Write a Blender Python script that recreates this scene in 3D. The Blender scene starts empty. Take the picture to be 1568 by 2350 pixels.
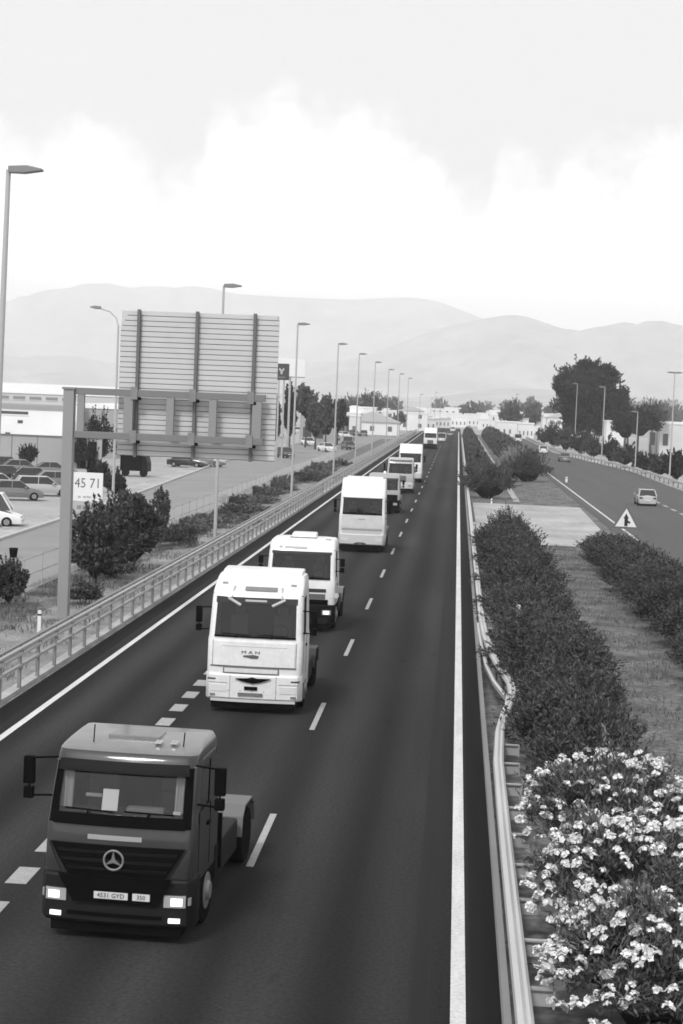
import bpy, bmesh, math, random
import numpy as np
from mathutils import Vector, Matrix

S = bpy.context.scene
COL = S.collection
RAD = math.radians
random.seed(7)
RNG = np.random.default_rng(11)

# ------------------------------------------------------------------ camera
CAM_H = 8.15                      # standing on an overpass
FPX, PW, PH = 3950.0, 1568.0, 2350.0
ROLL = RAD(2.3)
_d = Vector((1053 - 784, 1175 - 933, -FPX)).normalized()          # the road direction seen by the camera
_z = Vector((math.sin(ROLL), math.cos(ROLL), (269 * math.sin(ROLL) + 242 * math.cos(ROLL)) / FPX))
_z = (_z - _d * _z.dot(_d)).normalized()
_x = _d.cross(_z)
_R = Matrix((_x, _d, _z))          # camera vector -> world vector
cam_d = bpy.data.cameras.new('Camera')
cam = bpy.data.objects.new('Camera', cam_d)
COL.objects.link(cam)
cam.matrix_world = Matrix.Translation((0, 0, CAM_H)) @ _R.to_4x4()
cam_d.sensor_fit = 'VERTICAL'
cam_d.sensor_height = 36.0
cam_d.sensor_width = 24.0
cam_d.lens = 36.0 * FPX / PH
cam_d.clip_start = 0.5
cam_d.clip_end = 30000
S.camera = cam


def ray(px, py):
    return _R @ Vector((px - 784, 1175 - py, -FPX))


def gp(px, py, z=0.0):            # pixel of a thing that touches the plane z -> world
    v = ray(px, py)
    k = (z - CAM_H) / v.z
    return Vector((v.x * k, v.y * k, z))


def at(px, py, Y):                # pixel of a thing known to stand at road distance Y
    v = ray(px, py)
    k = Y / v.y
    return Vector((v.x * k, Y, CAM_H + v.z * k))


# ------------------------------------------------------------------ world, sun, exposure
SUN_EL, SUN_AZ = RAD(48), RAD(200)          # azimuth from +Y, clockwise: behind the camera, a little left
W = bpy.data.worlds.new('World')
S.world = W
W.use_nodes = True
wn, wl = W.node_tree.nodes, W.node_tree.links
wn.clear()


def wnode(t, **k):
    n = wn.new(t)
    for a, b in k.items():
        setattr(n, a, b)
    return n


def wmath(op, a, b=None, clamp=False):
    n = wnode('ShaderNodeMath', operation=op, use_clamp=clamp)
    for i, v in enumerate((a, b)):
        if v is None:
            continue
        if isinstance(v, (int, float)):
            n.inputs[i].default_value = v
        else:
            wl.new(v, n.inputs[i])
    return n.outputs[0]


sky = wnode('ShaderNodeTexSky', sky_type='NISHITA')
sky.sun_disc = False
sky.sun_elevation = SUN_EL
sky.sun_rotation = SUN_AZ
sky.air_density = 1.0
sky.dust_density = 3.0
bw = wnode('ShaderNodeRGBToBW')
wl.new(sky.outputs[0], bw.inputs[0])
tc = wnode('ShaderNodeTexCoord')
sep = wnode('ShaderNodeSeparateXYZ')
wl.new(tc.outputs['Generated'], sep.inputs[0])
az = wmath('ARCTAN2', sep.outputs[0], sep.outputs[1])
el = wmath('ARCSINE', sep.outputs[2])
comb = wnode('ShaderNodeCombineXYZ')
wl.new(az, comb.inputs[0])
wl.new(el, comb.inputs[1])
n1 = wnode('ShaderNodeTexNoise')
n1.inputs['Scale'].default_value = 30
n1.inputs['Detail'].default_value = 7
n1.inputs['Roughness'].default_value = 0.62
wl.new(comb.outputs[0], n1.inputs['Vector'])
n2 = wnode('ShaderNodeTexNoise')                # slow change of the cloud tops all round the horizon
n2.noise_dimensions = '1D'
n2.inputs['Scale'].default_value = 9
n2.inputs['Detail'].default_value = 1
wl.new(az, n2.inputs['W'])
# cumulus tops over the mountains ahead
fc = wnode('ShaderNodeFloatCurve')
mr = wnode('ShaderNodeMapRange')
mr.inputs['From Min'].default_value = -0.30
mr.inputs['From Max'].default_value = 0.16
wl.new(az, mr.inputs['Value'])
wl.new(mr.outputs[0], fc.inputs['Value'])
cv = fc.mapping.curves[0]
prof = [(0, 335), (170, 322), (290, 360), (395, 415), (455, 395), (490, 305), (590, 285), (650, 245), (735, 292), (850, 262),
        (920, 310), (1000, 385), (1060, 470), (1110, 480), (1150, 378), (1225, 420), (1260, 445), (1300, 400), (1460, 385), (1568, 355)]
pts = []
for px, py in prof:
    v = ray(px, py).normalized()
    a = math.atan2(v.x, v.y)
    e = math.asin(v.z)
    pts.append(((a + 0.30) / 0.46, e / 0.3))
pts = [(0.0, pts[0][1])] + [p for p in pts if 0.005 < p[0] < 0.995] + [(1.0, pts[-1][1])]
while len(cv.points) < len(pts):
    cv.points.new(0.5, 0.5)
for p, q in zip(cv.points, sorted(pts)):
    p.location = q
fc.mapping.update()
top = wmath('MULTIPLY', fc.outputs[0], 0.3)
top = wmath('ADD', top, wmath('MULTIPLY', wmath('SUBTRACT', n2.outputs[0], 0.5), 0.006))
edge = wmath('ADD', wmath('SUBTRACT', top, el), wmath('MULTIPLY', wmath('SUBTRACT', n1.outputs[0], 0.5), 0.085))
ms = wnode('ShaderNodeMapRange', interpolation_type='SMOOTHSTEP')
ms.inputs['From Min'].default_value = -0.020
ms.inputs['From Max'].default_value = 0.045
wl.new(edge, ms.inputs['Value'])
n3 = wnode('ShaderNodeTexNoise')                # soft grey streaks inside the bank
n3.inputs['Scale'].default_value = 10
n3.inputs['Detail'].default_value = 4
mp3 = wnode('ShaderNodeMapping')
mp3.inputs['Scale'].default_value = (0.8, 3.0, 1)
wl.new(comb.outputs[0], mp3.inputs[0])
wl.new(mp3.outputs[0], n3.inputs['Vector'])
streak = wnode('ShaderNodeMapRange', interpolation_type='SMOOTHSTEP')
streak.inputs['From Min'].default_value = 0.52
streak.inputs['From Max'].default_value = 0.75
streak.inputs['To Min'].default_value = 12.5
streak.inputs['To Max'].default_value = 10.0
wl.new(n3.outputs[0], streak.inputs['Value'])
base = wmath('ADD', wmath('MINIMUM', wmath('MULTIPLY', bw.outputs[0], 0.25), 0.8), 4.4)   # thin high veil over the blue
mixc = wnode('ShaderNodeMix', data_type='FLOAT')
wl.new(ms.outputs[0], mixc.inputs[0])
wl.new(base, mixc.inputs[2])
wl.new(streak.outputs[0], mixc.inputs[3])
bg = wnode('ShaderNodeBackground')
bg.inputs['Strength'].default_value = 0.15
wl.new(mixc.outputs[0], bg.inputs['Color'])
wo = wnode('ShaderNodeOutputWorld')
wl.new(bg.outputs[0], wo.inputs[0])

sd = bpy.data.lights.new('Sun', 'SUN')
sd.energy = 2.2
sd.angle = RAD(12)
sd.color = (1, 1, 1)
sun = bpy.data.objects.new('Sun', sd)
COL.objects.link(sun)
sv = Vector((math.sin(SUN_AZ) * math.cos(SUN_EL), math.cos(SUN_AZ) * math.cos(SUN_EL), math.sin(SUN_EL)))
sun.rotation_euler = sv.to_track_quat('Z', 'Y').to_euler()
sun.location = sv * 60

S.render.engine = 'CYCLES'
S.view_settings.view_transform = 'Standard'
S.view_settings.look = 'None'
S.view_settings.gamma = 1
S.view_settings.exposure = 0.12
S.view_settings.use_curve_mapping = False
S.cycles.use_denoising = True
S.cycles.pixel_filter_type = 'BLACKMAN_HARRIS'
S.cycles.filter_width = 1.7
S.cycles.max_bounces = 8
S.cycles.volume_bounces = 5
S.cycles.transparent_max_bounces = 8


# ------------------------------------------------------------------ materials (the photograph is black and white)
MATS = {}


def mat(name, v, rough=0.6, var=0.0, scale=5.0, stretch=(1, 1, 1), bump=0.0, metal=0.0, coat=0.0, island=0.0, spec=0.5,
        grain=0.0, gscale=60.0, emit=0.0, hi=None):
    if name in MATS:
        return MATS[name]
    m = bpy.data.materials.new(name)
    m.use_nodes = True
    nt = m.node_tree
    p = nt.nodes['Principled BSDF']
    p.inputs['Base Color'].default_value = (v, v, v, 1)
    p.inputs['Roughness'].default_value = rough
    p.inputs['Metallic'].default_value = metal
    p.inputs['Coat Weight'].default_value = coat
    p.inputs['Coat Roughness'].default_value = 0.06
    p.inputs['Specular IOR Level'].default_value = spec
    if emit:
        p.inputs['Emission Color'].default_value = (1, 1, 1, 1)
        p.inputs['Emission Strength'].default_value = emit
    cur = None

    def mul(a, b):
        n = nt.nodes.new('ShaderNodeMath')
        n.operation = 'MULTIPLY'
        for i, q in enumerate((a, b)):
            if isinstance(q, (int, float)):
                n.inputs[i].default_value = q
            else:
                nt.links.new(q, n.inputs[i])
        return n.outputs[0]
    if var or grain or island:
        cur = v
        geo = nt.nodes.new('ShaderNodeNewGeometry')
        if var:
            mp = nt.nodes.new('ShaderNodeMapping')
            mp.inputs['Scale'].default_value = stretch
            nt.links.new(geo.outputs['Position'], mp.inputs[0])
            no = nt.nodes.new('ShaderNodeTexNoise')
            no.inputs['Scale'].default_value = scale
            no.inputs['Detail'].default_value = 5
            no.inputs['Roughness'].default_value = 0.6
            nt.links.new(mp.outputs[0], no.inputs['Vector'])
            r = nt.nodes.new('ShaderNodeMapRange')
            r.inputs['From Min'].default_value = 0.3
            r.inputs['From Max'].default_value = 0.7
            r.inputs['To Min'].default_value = 1 - var
            r.inputs['To Max'].default_value = 1 + var
            nt.links.new(no.outputs[0], r.inputs['Value'])
            cur = mul(cur, r.outputs[0])
        if grain:
            no2 = nt.nodes.new('ShaderNodeTexNoise')
            no2.inputs['Scale'].default_value = gscale
            no2.inputs['Detail'].default_value = 2
            nt.links.new(geo.outputs['Position'], no2.inputs['Vector'])
            r2 = nt.nodes.new('ShaderNodeMapRange')
            r2.inputs['From Min'].default_value = 0.25
            r2.inputs['From Max'].default_value = 0.75
            r2.inputs['To Min'].default_value = 1 - grain
            r2.inputs['To Max'].default_value = 1 + grain
            nt.links.new(no2.outputs[0], r2.inputs['Value'])
            cur = mul(cur, r2.outputs[0])
            if bump:
                bn = nt.nodes.new('ShaderNodeBump')
                bn.inputs['Strength'].default_value = bump
                bn.inputs['Distance'].default_value = 0.02
                nt.links.new(no2.outputs[0], bn.inputs['Height'])
                nt.links.new(bn.outputs[0], p.inputs['Normal'])
        if island:
            r3 = nt.nodes.new('ShaderNodeMapRange')
            r3.inputs['To Min'].default_value = 1 - island
            r3.inputs['To Max'].default_value = 1 + island
            nt.links.new(geo.outputs['Random Per Island'], r3.inputs['Value'])
            cur = mul(cur, r3.outputs[0])
        nt.links.new(cur, p.inputs['Base Color'])
    MATS[name] = m
    return m


def glass(name, tint=0.35):
    if name in MATS:
        return MATS[name]
    m = bpy.data.materials.new(name)
    m.use_nodes = True
    nt = m.node_tree
    nt.nodes.clear()
    o = nt.nodes.new('ShaderNodeOutputMaterial')
    t = nt.nodes.new('ShaderNodeBsdfTransparent')
    t.inputs[0].default_value = (tint, tint, tint, 1)
    g = nt.nodes.new('ShaderNodeBsdfGlossy')
    g.inputs['Roughness'].default_value = 0.03
    f = nt.nodes.new('ShaderNodeFresnel')
    f.inputs['IOR'].default_value = 1.55
    x = nt.nodes.new('ShaderNodeMixShader')
    nt.links.new(f.outputs[0], x.inputs[0])
    nt.links.new(t.outputs[0], x.inputs[1])
    nt.links.new(g.outputs[0], x.inputs[2])
    nt.links.new(x.outputs[0], o.inputs[0])
    MATS[name] = m
    return m


ASPHALT = mat('asphalt', 0.029, 0.9, var=0.16, scale=0.9, stretch=(1.0, 0.02, 1), grain=0.28, gscale=14, bump=0.25, spec=0.08)


def wheel_tracks(m, x0, period, amt, patch):
    """polished wheel tracks along the lanes, resurfaced patches and drips of oil"""
    nt = m.node_tree
    p = nt.nodes['Principled BSDF']
    src = p.inputs['Base Color'].links[0].from_socket
    N = lambda t: nt.nodes.new(t)

    def mth(op, a, b):
        n = N('ShaderNodeMath')
        n.operation = op
        for i, q in enumerate((a, b)):
            if q is None:
                continue
            if isinstance(q, (int, float)):
                n.inputs[i].default_value = q
            else:
                nt.links.new(q, n.inputs[i])
        return n.outputs[0]
    geo = N('ShaderNodeNewGeometry')
    sp_ = N('ShaderNodeSeparateXYZ')
    nt.links.new(geo.outputs['Position'], sp_.inputs[0])

    def noise(scale, stretch, det=3):
        mp = N('ShaderNodeMapping')
        mp.inputs['Scale'].default_value = stretch
        nt.links.new(geo.outputs['Position'], mp.inputs[0])
        no = N('ShaderNodeTexNoise')
        no.inputs['Scale'].default_value = scale
        no.inputs['Detail'].default_value = det
        nt.links.new(mp.outputs[0], no.inputs['Vector'])
        return no.outputs[0]
    wob = mth('MULTIPLY', mth('SUBTRACT', noise(.5, (.2, .05, 1)), .5), .5)
    ph = mth('MULTIPLY', mth('ADD', mth('SUBTRACT', sp_.outputs[0], x0), wob), 2 * math.pi / period)
    tr = mth('MULTIPLY', mth('COSINE', ph, None), noise(.8, (.6, .03, 1)))
    f1 = mth('ADD', 1.0, mth('MULTIPLY', tr, amt * 2))
    r = N('ShaderNodeMapRange')
    r.interpolation_type = 'SMOOTHSTEP'
    r.inputs['From Min'].default_value = .46
    r.inputs['From Max'].default_value = .56
    r.inputs['To Min'].default_value = 1 - patch
    r.inputs['To Max'].default_value = 1 + patch
    nt.links.new(noise(.22, (1.0, .12, 1), 2), r.inputs['Value'])
    oil = N('ShaderNodeMapRange')
    oil.inputs['From Min'].default_value = .66
    oil.inputs['From Max'].default_value = .74
    oil.inputs['To Min'].default_value = 1.0
    oil.inputs['To Max'].default_value = .72
    nt.links.new(noise(1.6, (1, .35, 1), 4), oil.inputs['Value'])
    out = mth('MULTIPLY', mth('MULTIPLY', src, f1), mth('MULTIPLY', r.outputs[0], oil.outputs[0]))
    nt.links.new(out, p.inputs['Base Color'])


wheel_tracks(ASPHALT, -.57, 1.775, .28, .12)
SHOULDER = mat('asphalt_dirt_shade', 0.012, 0.9, var=0.25, scale=1.2, stretch=(1.5, 0.03, 1), grain=0.2, gscale=45, spec=0.12)  # dark shoulder dirt together with barrier shadow, both painted into the colour
ASPHALT_OLD = mat('asphalt_old', 0.078, 0.85, var=0.12, scale=0.7, stretch=(1.0, 0.03, 1), grain=0.15, gscale=40, spec=0.35)
PALE_ROAD = mat('pale_asphalt', 0.240, 0.9, var=0.10, scale=0.25, grain=0.08, gscale=30)
PAINT_LINE = mat('road_paint', 0.620, 0.7, var=0.14, scale=1.6, stretch=(1.5, .25, 1), grain=0.16, gscale=14)
PAINT_WORN = mat('road_paint_worn', 0.340, 0.75, var=0.10, scale=3.0, grain=0.2, gscale=20)
DIRT = mat('verge_dirt', 0.230, 0.95, var=0.35, scale=0.8, grain=0.3, gscale=9, bump=0.5)
DRYGRASS = mat('dry_grass_ground', 0.125, 0.95, var=0.6, scale=0.7, grain=0.5, gscale=5, bump=0.9)
FIELD = mat('plain', 0.34, 0.95, var=0.35, scale=0.02, grain=0.1, gscale=0.3)
CONCRETE = mat('concrete', 0.36, 0.9, var=0.28, scale=0.22, grain=0.2, gscale=2, bump=0.2)
GALV = mat('galvanised_steel', 0.42, 0.5, var=0.10, scale=1.5, stretch=(1, .2, 1), metal=0.15)
GALV_L = mat('galvanised_steel_bright', 0.52, 0.42, var=0.06, scale=2, stretch=(1, .2, 1), metal=0.25)
GALV_D = mat('weathered_steel', 0.20, 0.6, var=0.15, scale=2)
POLE = mat('lamp_pole_paint', 0.40, 0.55)
LUM = mat('luminaire_grey', 0.20, 0.5)
SLAT = mat('sign_back_aluminium', 0.52, 0.55, var=0.05, scale=0.8, metal=0.1, island=0.03)
SIGN_W = mat('sign_white', 0.75, 0.5)
SIGN_B = mat('sign_black', 0.01, 0.6)
SIGN_R = mat('sign_border', 0.10, 0.5)
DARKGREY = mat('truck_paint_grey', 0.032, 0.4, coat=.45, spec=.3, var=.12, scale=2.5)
WHITE = mat('truck_paint_white', 0.76, 0.4, coat=0.35, var=0.07, scale=2.2, grain=.05, gscale=9)
OFFWHITE = mat('truck_paint_offwhite', 0.58, 0.4, coat=0.35, var=0.05, scale=3)
BLACKP = mat('black_plastic', 0.004, 0.6, spec=0.02)
DARKP = mat('dark_plastic', 0.009, 0.5, spec=0.07)
RUBBER = mat('tyre_rubber', 0.007, 0.9, spec=0.03)
RIM = mat('wheel_rim', 0.25, 0.5, metal=0.3)
STEELD = mat('chassis_steel', 0.005, 0.8, spec=0.03)
LAMP = mat('headlamp_lens', 0.38, 0.1, coat=1.0)
LAMPON = mat('headlamp_lit', 0.9, 0.2, emit=1.2)
CHROME = mat('chrome', 0.6, 0.18, metal=1.0)
PLATE = mat('plate_white', 0.62, 0.5)
INTERIOR = mat('cab_interior', 0.035, 0.9, spec=.1)
SEATM = mat('seat_fabric', 0.10, 0.9)
PAPER = mat('paper', 0.85, 0.9)
GLASS = glass('windscreen_glass', 0.85)
GLASSD = glass('dark_glass', 0.35)
LEAF = mat('oleander_leaf', 0.068, 0.55, island=0.55, var=.4, scale=.8, spec=.1)
LEAF_F = mat('flowering_leaf', 0.105, 0.55, island=0.5, var=.25, scale=1.5, spec=.3)
LEAF_D = mat('tree_leaf', 0.030, 0.6, island=0.6, var=.3, scale=.25, spec=.2)
LEAF_L = mat('shrub_leaf', 0.085, 0.6, island=0.55, var=.35, scale=.5, spec=.25)
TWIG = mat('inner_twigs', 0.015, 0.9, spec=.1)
PETAL = mat('petal_white', 0.62, 0.8, island=0.4)
GRASS = mat('grass_blade', 0.13, 0.8, island=0.7)
BARK = mat('bark', 0.07, 0.9, var=0.3, scale=4)
WALLW = mat('render_white', 0.80, 0.9, var=0.05, scale=0.2)
WALLG = mat('render_grey', 0.36, 0.9, var=0.10, scale=0.2)
WALLM = mat('cladding_grey', 0.42, 0.7, var=0.06, scale=0.4)
ROOFW = mat('roof_white', 0.82, 0.7)
ROOFT = mat('roof_tile', 0.30, 0.9, var=0.1, scale=0.5)
PANE = mat('window_dark', 0.06, 0.15)
HILL = mat('hillside', 0.32, 1.0, var=0.3, scale=0.003, grain=0.25, gscale=0.015)
CARC = [mat('car_paint_%s' % n, v, 0.3, coat=0.8) for n, v in (('white', .78), ('silver', .42), ('grey', .16), ('black', .015), ('pale', .6))]


# ------------------------------------------------------------------ mesh helpers
class MB:
    def __init__(s):
        s.v, s.f = [], []

    def add(s, vs, fs):
        n = len(s.v)
        s.v += [tuple(q) for q in vs]
        s.f += [tuple(i + n for i in f) for f in fs]
        return s

    def box(s, x0, x1, y0, y1, z0, z1):
        return s.add([(x0, y0, z0), (x1, y0, z0), (x1, y1, z0), (x0, y1, z0), (x0, y0, z1), (x1, y0, z1), (x1, y1, z1), (x0, y1, z1)],
                     [(0, 3, 2, 1), (4, 5, 6, 7), (0, 1, 5, 4), (1, 2, 6, 5), (2, 3, 7, 6), (3, 0, 4, 7)])

    def tube(s, p0, p1, r0, r1=None, n=8, cap=True):
        p0, p1 = Vector(p0), Vector(p1)
        r1 = r0 if r1 is None else r1
        a = (p1 - p0).normalized()
        u = a.orthogonal().normalized()
        w = a.cross(u)
        vs, fs = [], []
        for p, r in ((p0, r0), (p1, r1)):
            for i in range(n):
                t = 2 * math.pi * i / n
                vs.append(p + u * (r * math.cos(t)) + w * (r * math.sin(t)))
        for i in range(n):
            fs.append((i, (i + 1) % n, n + (i + 1) % n, n + i))
        if cap:
            fs.append(tuple(range(n - 1, -1, -1)))
            fs.append(tuple(range(n, 2 * n)))
        return s.add(vs, fs)

    def path(s, pts, r, n=6):
        for a, b in zip(pts[:-1], pts[1:]):
            s.tube(a, b, r, n=n)
        return s

    def prism(s, poly, y0, y1):          # polygon in (x, z), swept along y
        n = len(poly)
        vs = [(x, y0, z) for x, z in poly] + [(x, y1, z) for x, z in poly]
        fs = [(i, (i + 1) % n, n + (i + 1) % n, n + i) for i in range(n)] + [tuple(range(n - 1, -1, -1)), tuple(range(n, 2 * n))]
        return s.add(vs, fs)

    def xprism(s, poly, x0, x1):         # polygon in (y, z), swept along x
        n = len(poly)
        vs = [(x0, y, z) for y, z in poly] + [(x1, y, z) for y, z in poly]
        fs = [(i, (i + 1) % n, n + (i + 1) % n, n + i) for i in range(n)] + [tuple(range(n - 1, -1, -1)), tuple(range(n, 2 * n))]
        return s.add(vs, fs)

    def sweep(s, prof, path, closed=True):   # prof: (dx, dz) list; path: (x, y) list running along y
        n, m = len(prof), len(path)
        vs = [(x + dx, y, dz) for x, y in path for dx, dz in prof]
        fs = []
        for j in range(m - 1):
            for i in range(n if closed else n - 1):
                k = (i + 1) % n
                fs.append((j * n + i, j * n + k, (j + 1) * n + k, (j + 1) * n + i))
        if closed:
            fs += [tuple(range(n)), tuple(range((m - 1) * n + n - 1, (m - 1) * n - 1, -1))]
        return s.add(vs, fs)

    def wheel(s, x0, x1, y, z, r, n=24):
        prof = [(x0, r * .62), (x0, r * .93), (x0 + (x1 - x0) * .12, r), (x1 - (x1 - x0) * .12, r), (x1, r * .93), (x1, r * .62)]
        return s.lathe_x(prof, y, z, n)

    def lathe_x(s, prof, y, z, n=24, cap=True):
        vs, fs = [], []
        m = len(prof)
        for i in range(n):
            t = 2 * math.pi * i / n
            for x, r in prof:
                vs.append((x, y + r * math.cos(t), z + r * math.sin(t)))
        for i in range(n):
            k = (i + 1) % n
            for j in range(m - 1):
                fs.append((i * m + j, i * m + j + 1, k * m + j + 1, k * m + j))
        if cap:
            fs.append(tuple(i * m for i in range(n)))
            fs.append(tuple(i * m + m - 1 for i in range(n - 1, -1, -1)))
        return s.add(vs, fs)

    def build(s, name, m, parent=None, smooth=False, bevel=0.0, loc=None):
        me = bpy.data.meshes.new(name)
        me.from_pydata(s.v, [], s.f)
        bm = bmesh.new()
        bm.from_mesh(me)
        bmesh.ops.recalc_face_normals(bm, faces=bm.faces)
        if bevel:
            ed = [e for e in bm.edges if e.is_manifold and len(e.link_faces) == 2 and e.calc_face_angle(0) > 0.5]
            bmesh.ops.bevel(bm, geom=ed, offset=bevel, segments=2, affect='EDGES', profile=0.6)
        bm.to_mesh(me)
        bm.free()
        return link(name, me, m, parent, smooth, loc)


def link(name, me, m=None, parent=None, smooth=False, loc=None):
    if m is not None and not me.materials:
        me.materials.append(m)
    if smooth:
        me.polygons.foreach_set('use_smooth', [True] * len(me.polygons))
        try:
            me.set_sharp_from_angle(angle=RAD(35))
        except Exception:
            pass
    o = bpy.data.objects.new(name, me)
    COL.objects.link(o)
    o.parent = parent
    if loc is not None:
        o.location = loc
    return o


def tag(o, label=None, cat=None, group=None, kind=None):
    for k, q in (('label', label), ('category', cat), ('group', group), ('kind', kind)):
        if q:
            o[k] = q
    return o


def empty(name, loc, rz=0.0, label=None, cat=None, group=None):
    o = bpy.data.objects.new(name, None)
    o.empty_display_size = 0.3
    COL.objects.link(o)
    o.location = loc
    o.rotation_euler = (0, 0, rz)
    return tag(o, label, cat, group)


def copy_tree(o, parent=None):
    c = o.copy()
    COL.objects.link(c)
    c.parent = parent
    for ch in list(o.children):
        copy_tree(ch, c)
    return c


def sheet(name, pts, z, m, kind='structure'):
    mb = MB()
    mb.add([(x, y, z) for x, y in pts], [tuple(range(len(pts)))])
    o = mb.build(name, m)
    if o.data.polygons[0].normal.z < 0:
        o.data.flip_normals()
    o['kind'] = kind
    return o


def strip(name, x0, x1, y0, y1, z, m, n=1):
    mb = MB()
    ys = [y0 + (y1 - y0) * i / n for i in range(n + 1)]
    for a, b in zip(ys[:-1], ys[1:]):
        mb.add([(x0, a, z), (x1, a, z), (x1, b, z), (x0, b, z)], [(0, 1, 2, 3)])
    o = mb.build(name, m)
    o['kind'] = 'structure'
    return o


# ------------------------------------------------------------------ ground and roads
sheet('ground', [(-13000, -60), (13000, -60), (13000, 11800), (-13000, 11800)], -0.08, FIELD)
sheet('motorway', [(-11.35, -40), (0.95, -40), (0.95, 640), (-11.35, 640)], 0.0, ASPHALT)
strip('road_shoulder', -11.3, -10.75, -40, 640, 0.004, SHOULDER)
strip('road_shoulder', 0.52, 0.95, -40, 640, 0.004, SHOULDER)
strip('road_seam', -0.30, -0.04, -40, 500, 0.004, mat('asphalt_seam', .020, .9, var=.2, scale=1.2, stretch=(1.5, .03, 1), grain=.2, gscale=45, spec=.15))
sheet('opposite_carriageway', [(11.0, 20), (24.6, 20), (24.6, 245), (18.6, 335), (18.6, 640), (11.0, 640)], 0.0, ASPHALT_OLD)
sheet('median', [(0.95, -40), (11.0, -40), (11.0, 520), (0.95, 520)], -0.02, DRYGRASS)
sheet('verge', [(-15.0, -40), (-11.35, -40), (-11.35, 600), (-15.0, 600)], -0.02, DIRT)
sheet('roadside_grass', [(-17.6, -40), (-15.0, -40), (-15.0, 400), (-17.6, 400)], -0.03, DRYGRASS)
sheet('service_road', [(-17.6, 30), (-17.6, 420), (-30, 420), (-29.2, 212), (-25.3, 128), (-22.6, 30)], -0.04, PALE_ROAD)
sheet('pavement', [(-22.9, 30), (-25.6, 128), (-29.5, 212), (-30.3, 420), (-32, 420), (-31, 212), (-27.2, 128), (-24.4, 30)], 0.06, CONCRETE)
sheet('car_park', [(-24.4, 30), (-27.2, 128), (-31, 212), (-32, 420), (-120, 420), (-120, 30)], -0.03,
      mat('car_park_asphalt', 0.34, 0.9, var=0.12, scale=0.15, grain=0.1, gscale=8))
sheet('median_slab', [(1.55, 147.2), (10.6, 147.0), (10.2, 120), (7.4, 104), (1.55, 104)], 0.02, CONCRETE)
# kerb stones of the service road pavement
mb = MB()
kp = [(-22.75, 30), (-25.45, 128), (-29.35, 212), (-30.15, 420)]
for (xa, ya), (xb, yb) in zip(kp[:-1], kp[1:]):
    mb.add([(xa - .16, ya, -0.05), (xa + .16, ya, -0.05), (xb + .16, yb, -0.05), (xb - .16, yb, -0.05),
            (xa - .16, ya, .10), (xa + .16, ya, .10), (xb + .16, yb, .10), (xb - .16, yb, .10)],
           [(4, 5, 6, 7), (0, 1, 5, 4), (1, 2, 6, 5), (2, 3, 7, 6), (3, 0, 4, 7)])
tag(mb.build('kerb', mat('kerb_concrete', 0.45, 0.9)), kind='structure')
# concrete drain channel down the median
mb = MB()
mb.add([(5.2, 152, 0.0), (5.75, 152, 0.0), (5.75, 480, 0.0), (5.2, 480, 0.0)], [(0, 1, 2, 3)])
tag(mb.build('drain_channel', mat('drain_concrete', 0.40, 0.9, var=.15, scale=.6)), kind='structure')

# painted markings: each dash a piece of its own
strip('edge_line', 0.245, 0.455, -40, 560, 0.008, PAINT_LINE, 30)
strip('edge_line', -10.42, -10.24, -40, 560, 0.008, PAINT_LINE, 30)
strip('edge_line', 11.82, 11.98, 60, 560, 0.008, PAINT_LINE, 10)


def dash_mesh(name, w, L, m):
    mb = MB()
    mb.box(-w / 2, w / 2, 0, L, 0, 0.004)
    me = bpy.data.meshes.new(name)
    me.from_pydata(mb.v, [], mb.f)
    me.materials.append(m)
    return me


road = bpy.data.objects['motorway']
me = dash_mesh('lane_dash', 0.13, 3.9, PAINT_WORN)
y0 = gp(580, 1990).y
for i in range(-2, 26):
    link('lane_dash', me, parent=road, loc=(-3.28, y0 + i * 12.75, 0.006))
me = dash_mesh('wide_dash', 0.36, 1.0, PAINT_WORN)
for i in range(-6, 30):
    link('wide_dash', me, parent=road, loc=(-6.95, 27.55 + i * 2.02, 0.006))
oc = bpy.data.objects['opposite_carriageway']
me = dash_mesh('merge_dash', 0.32, 3.0, PAINT_WORN)
for i in range(10):
    link('merge_dash', me, parent=oc, loc=(18.85, 112 + i * 6, 0.006))


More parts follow.
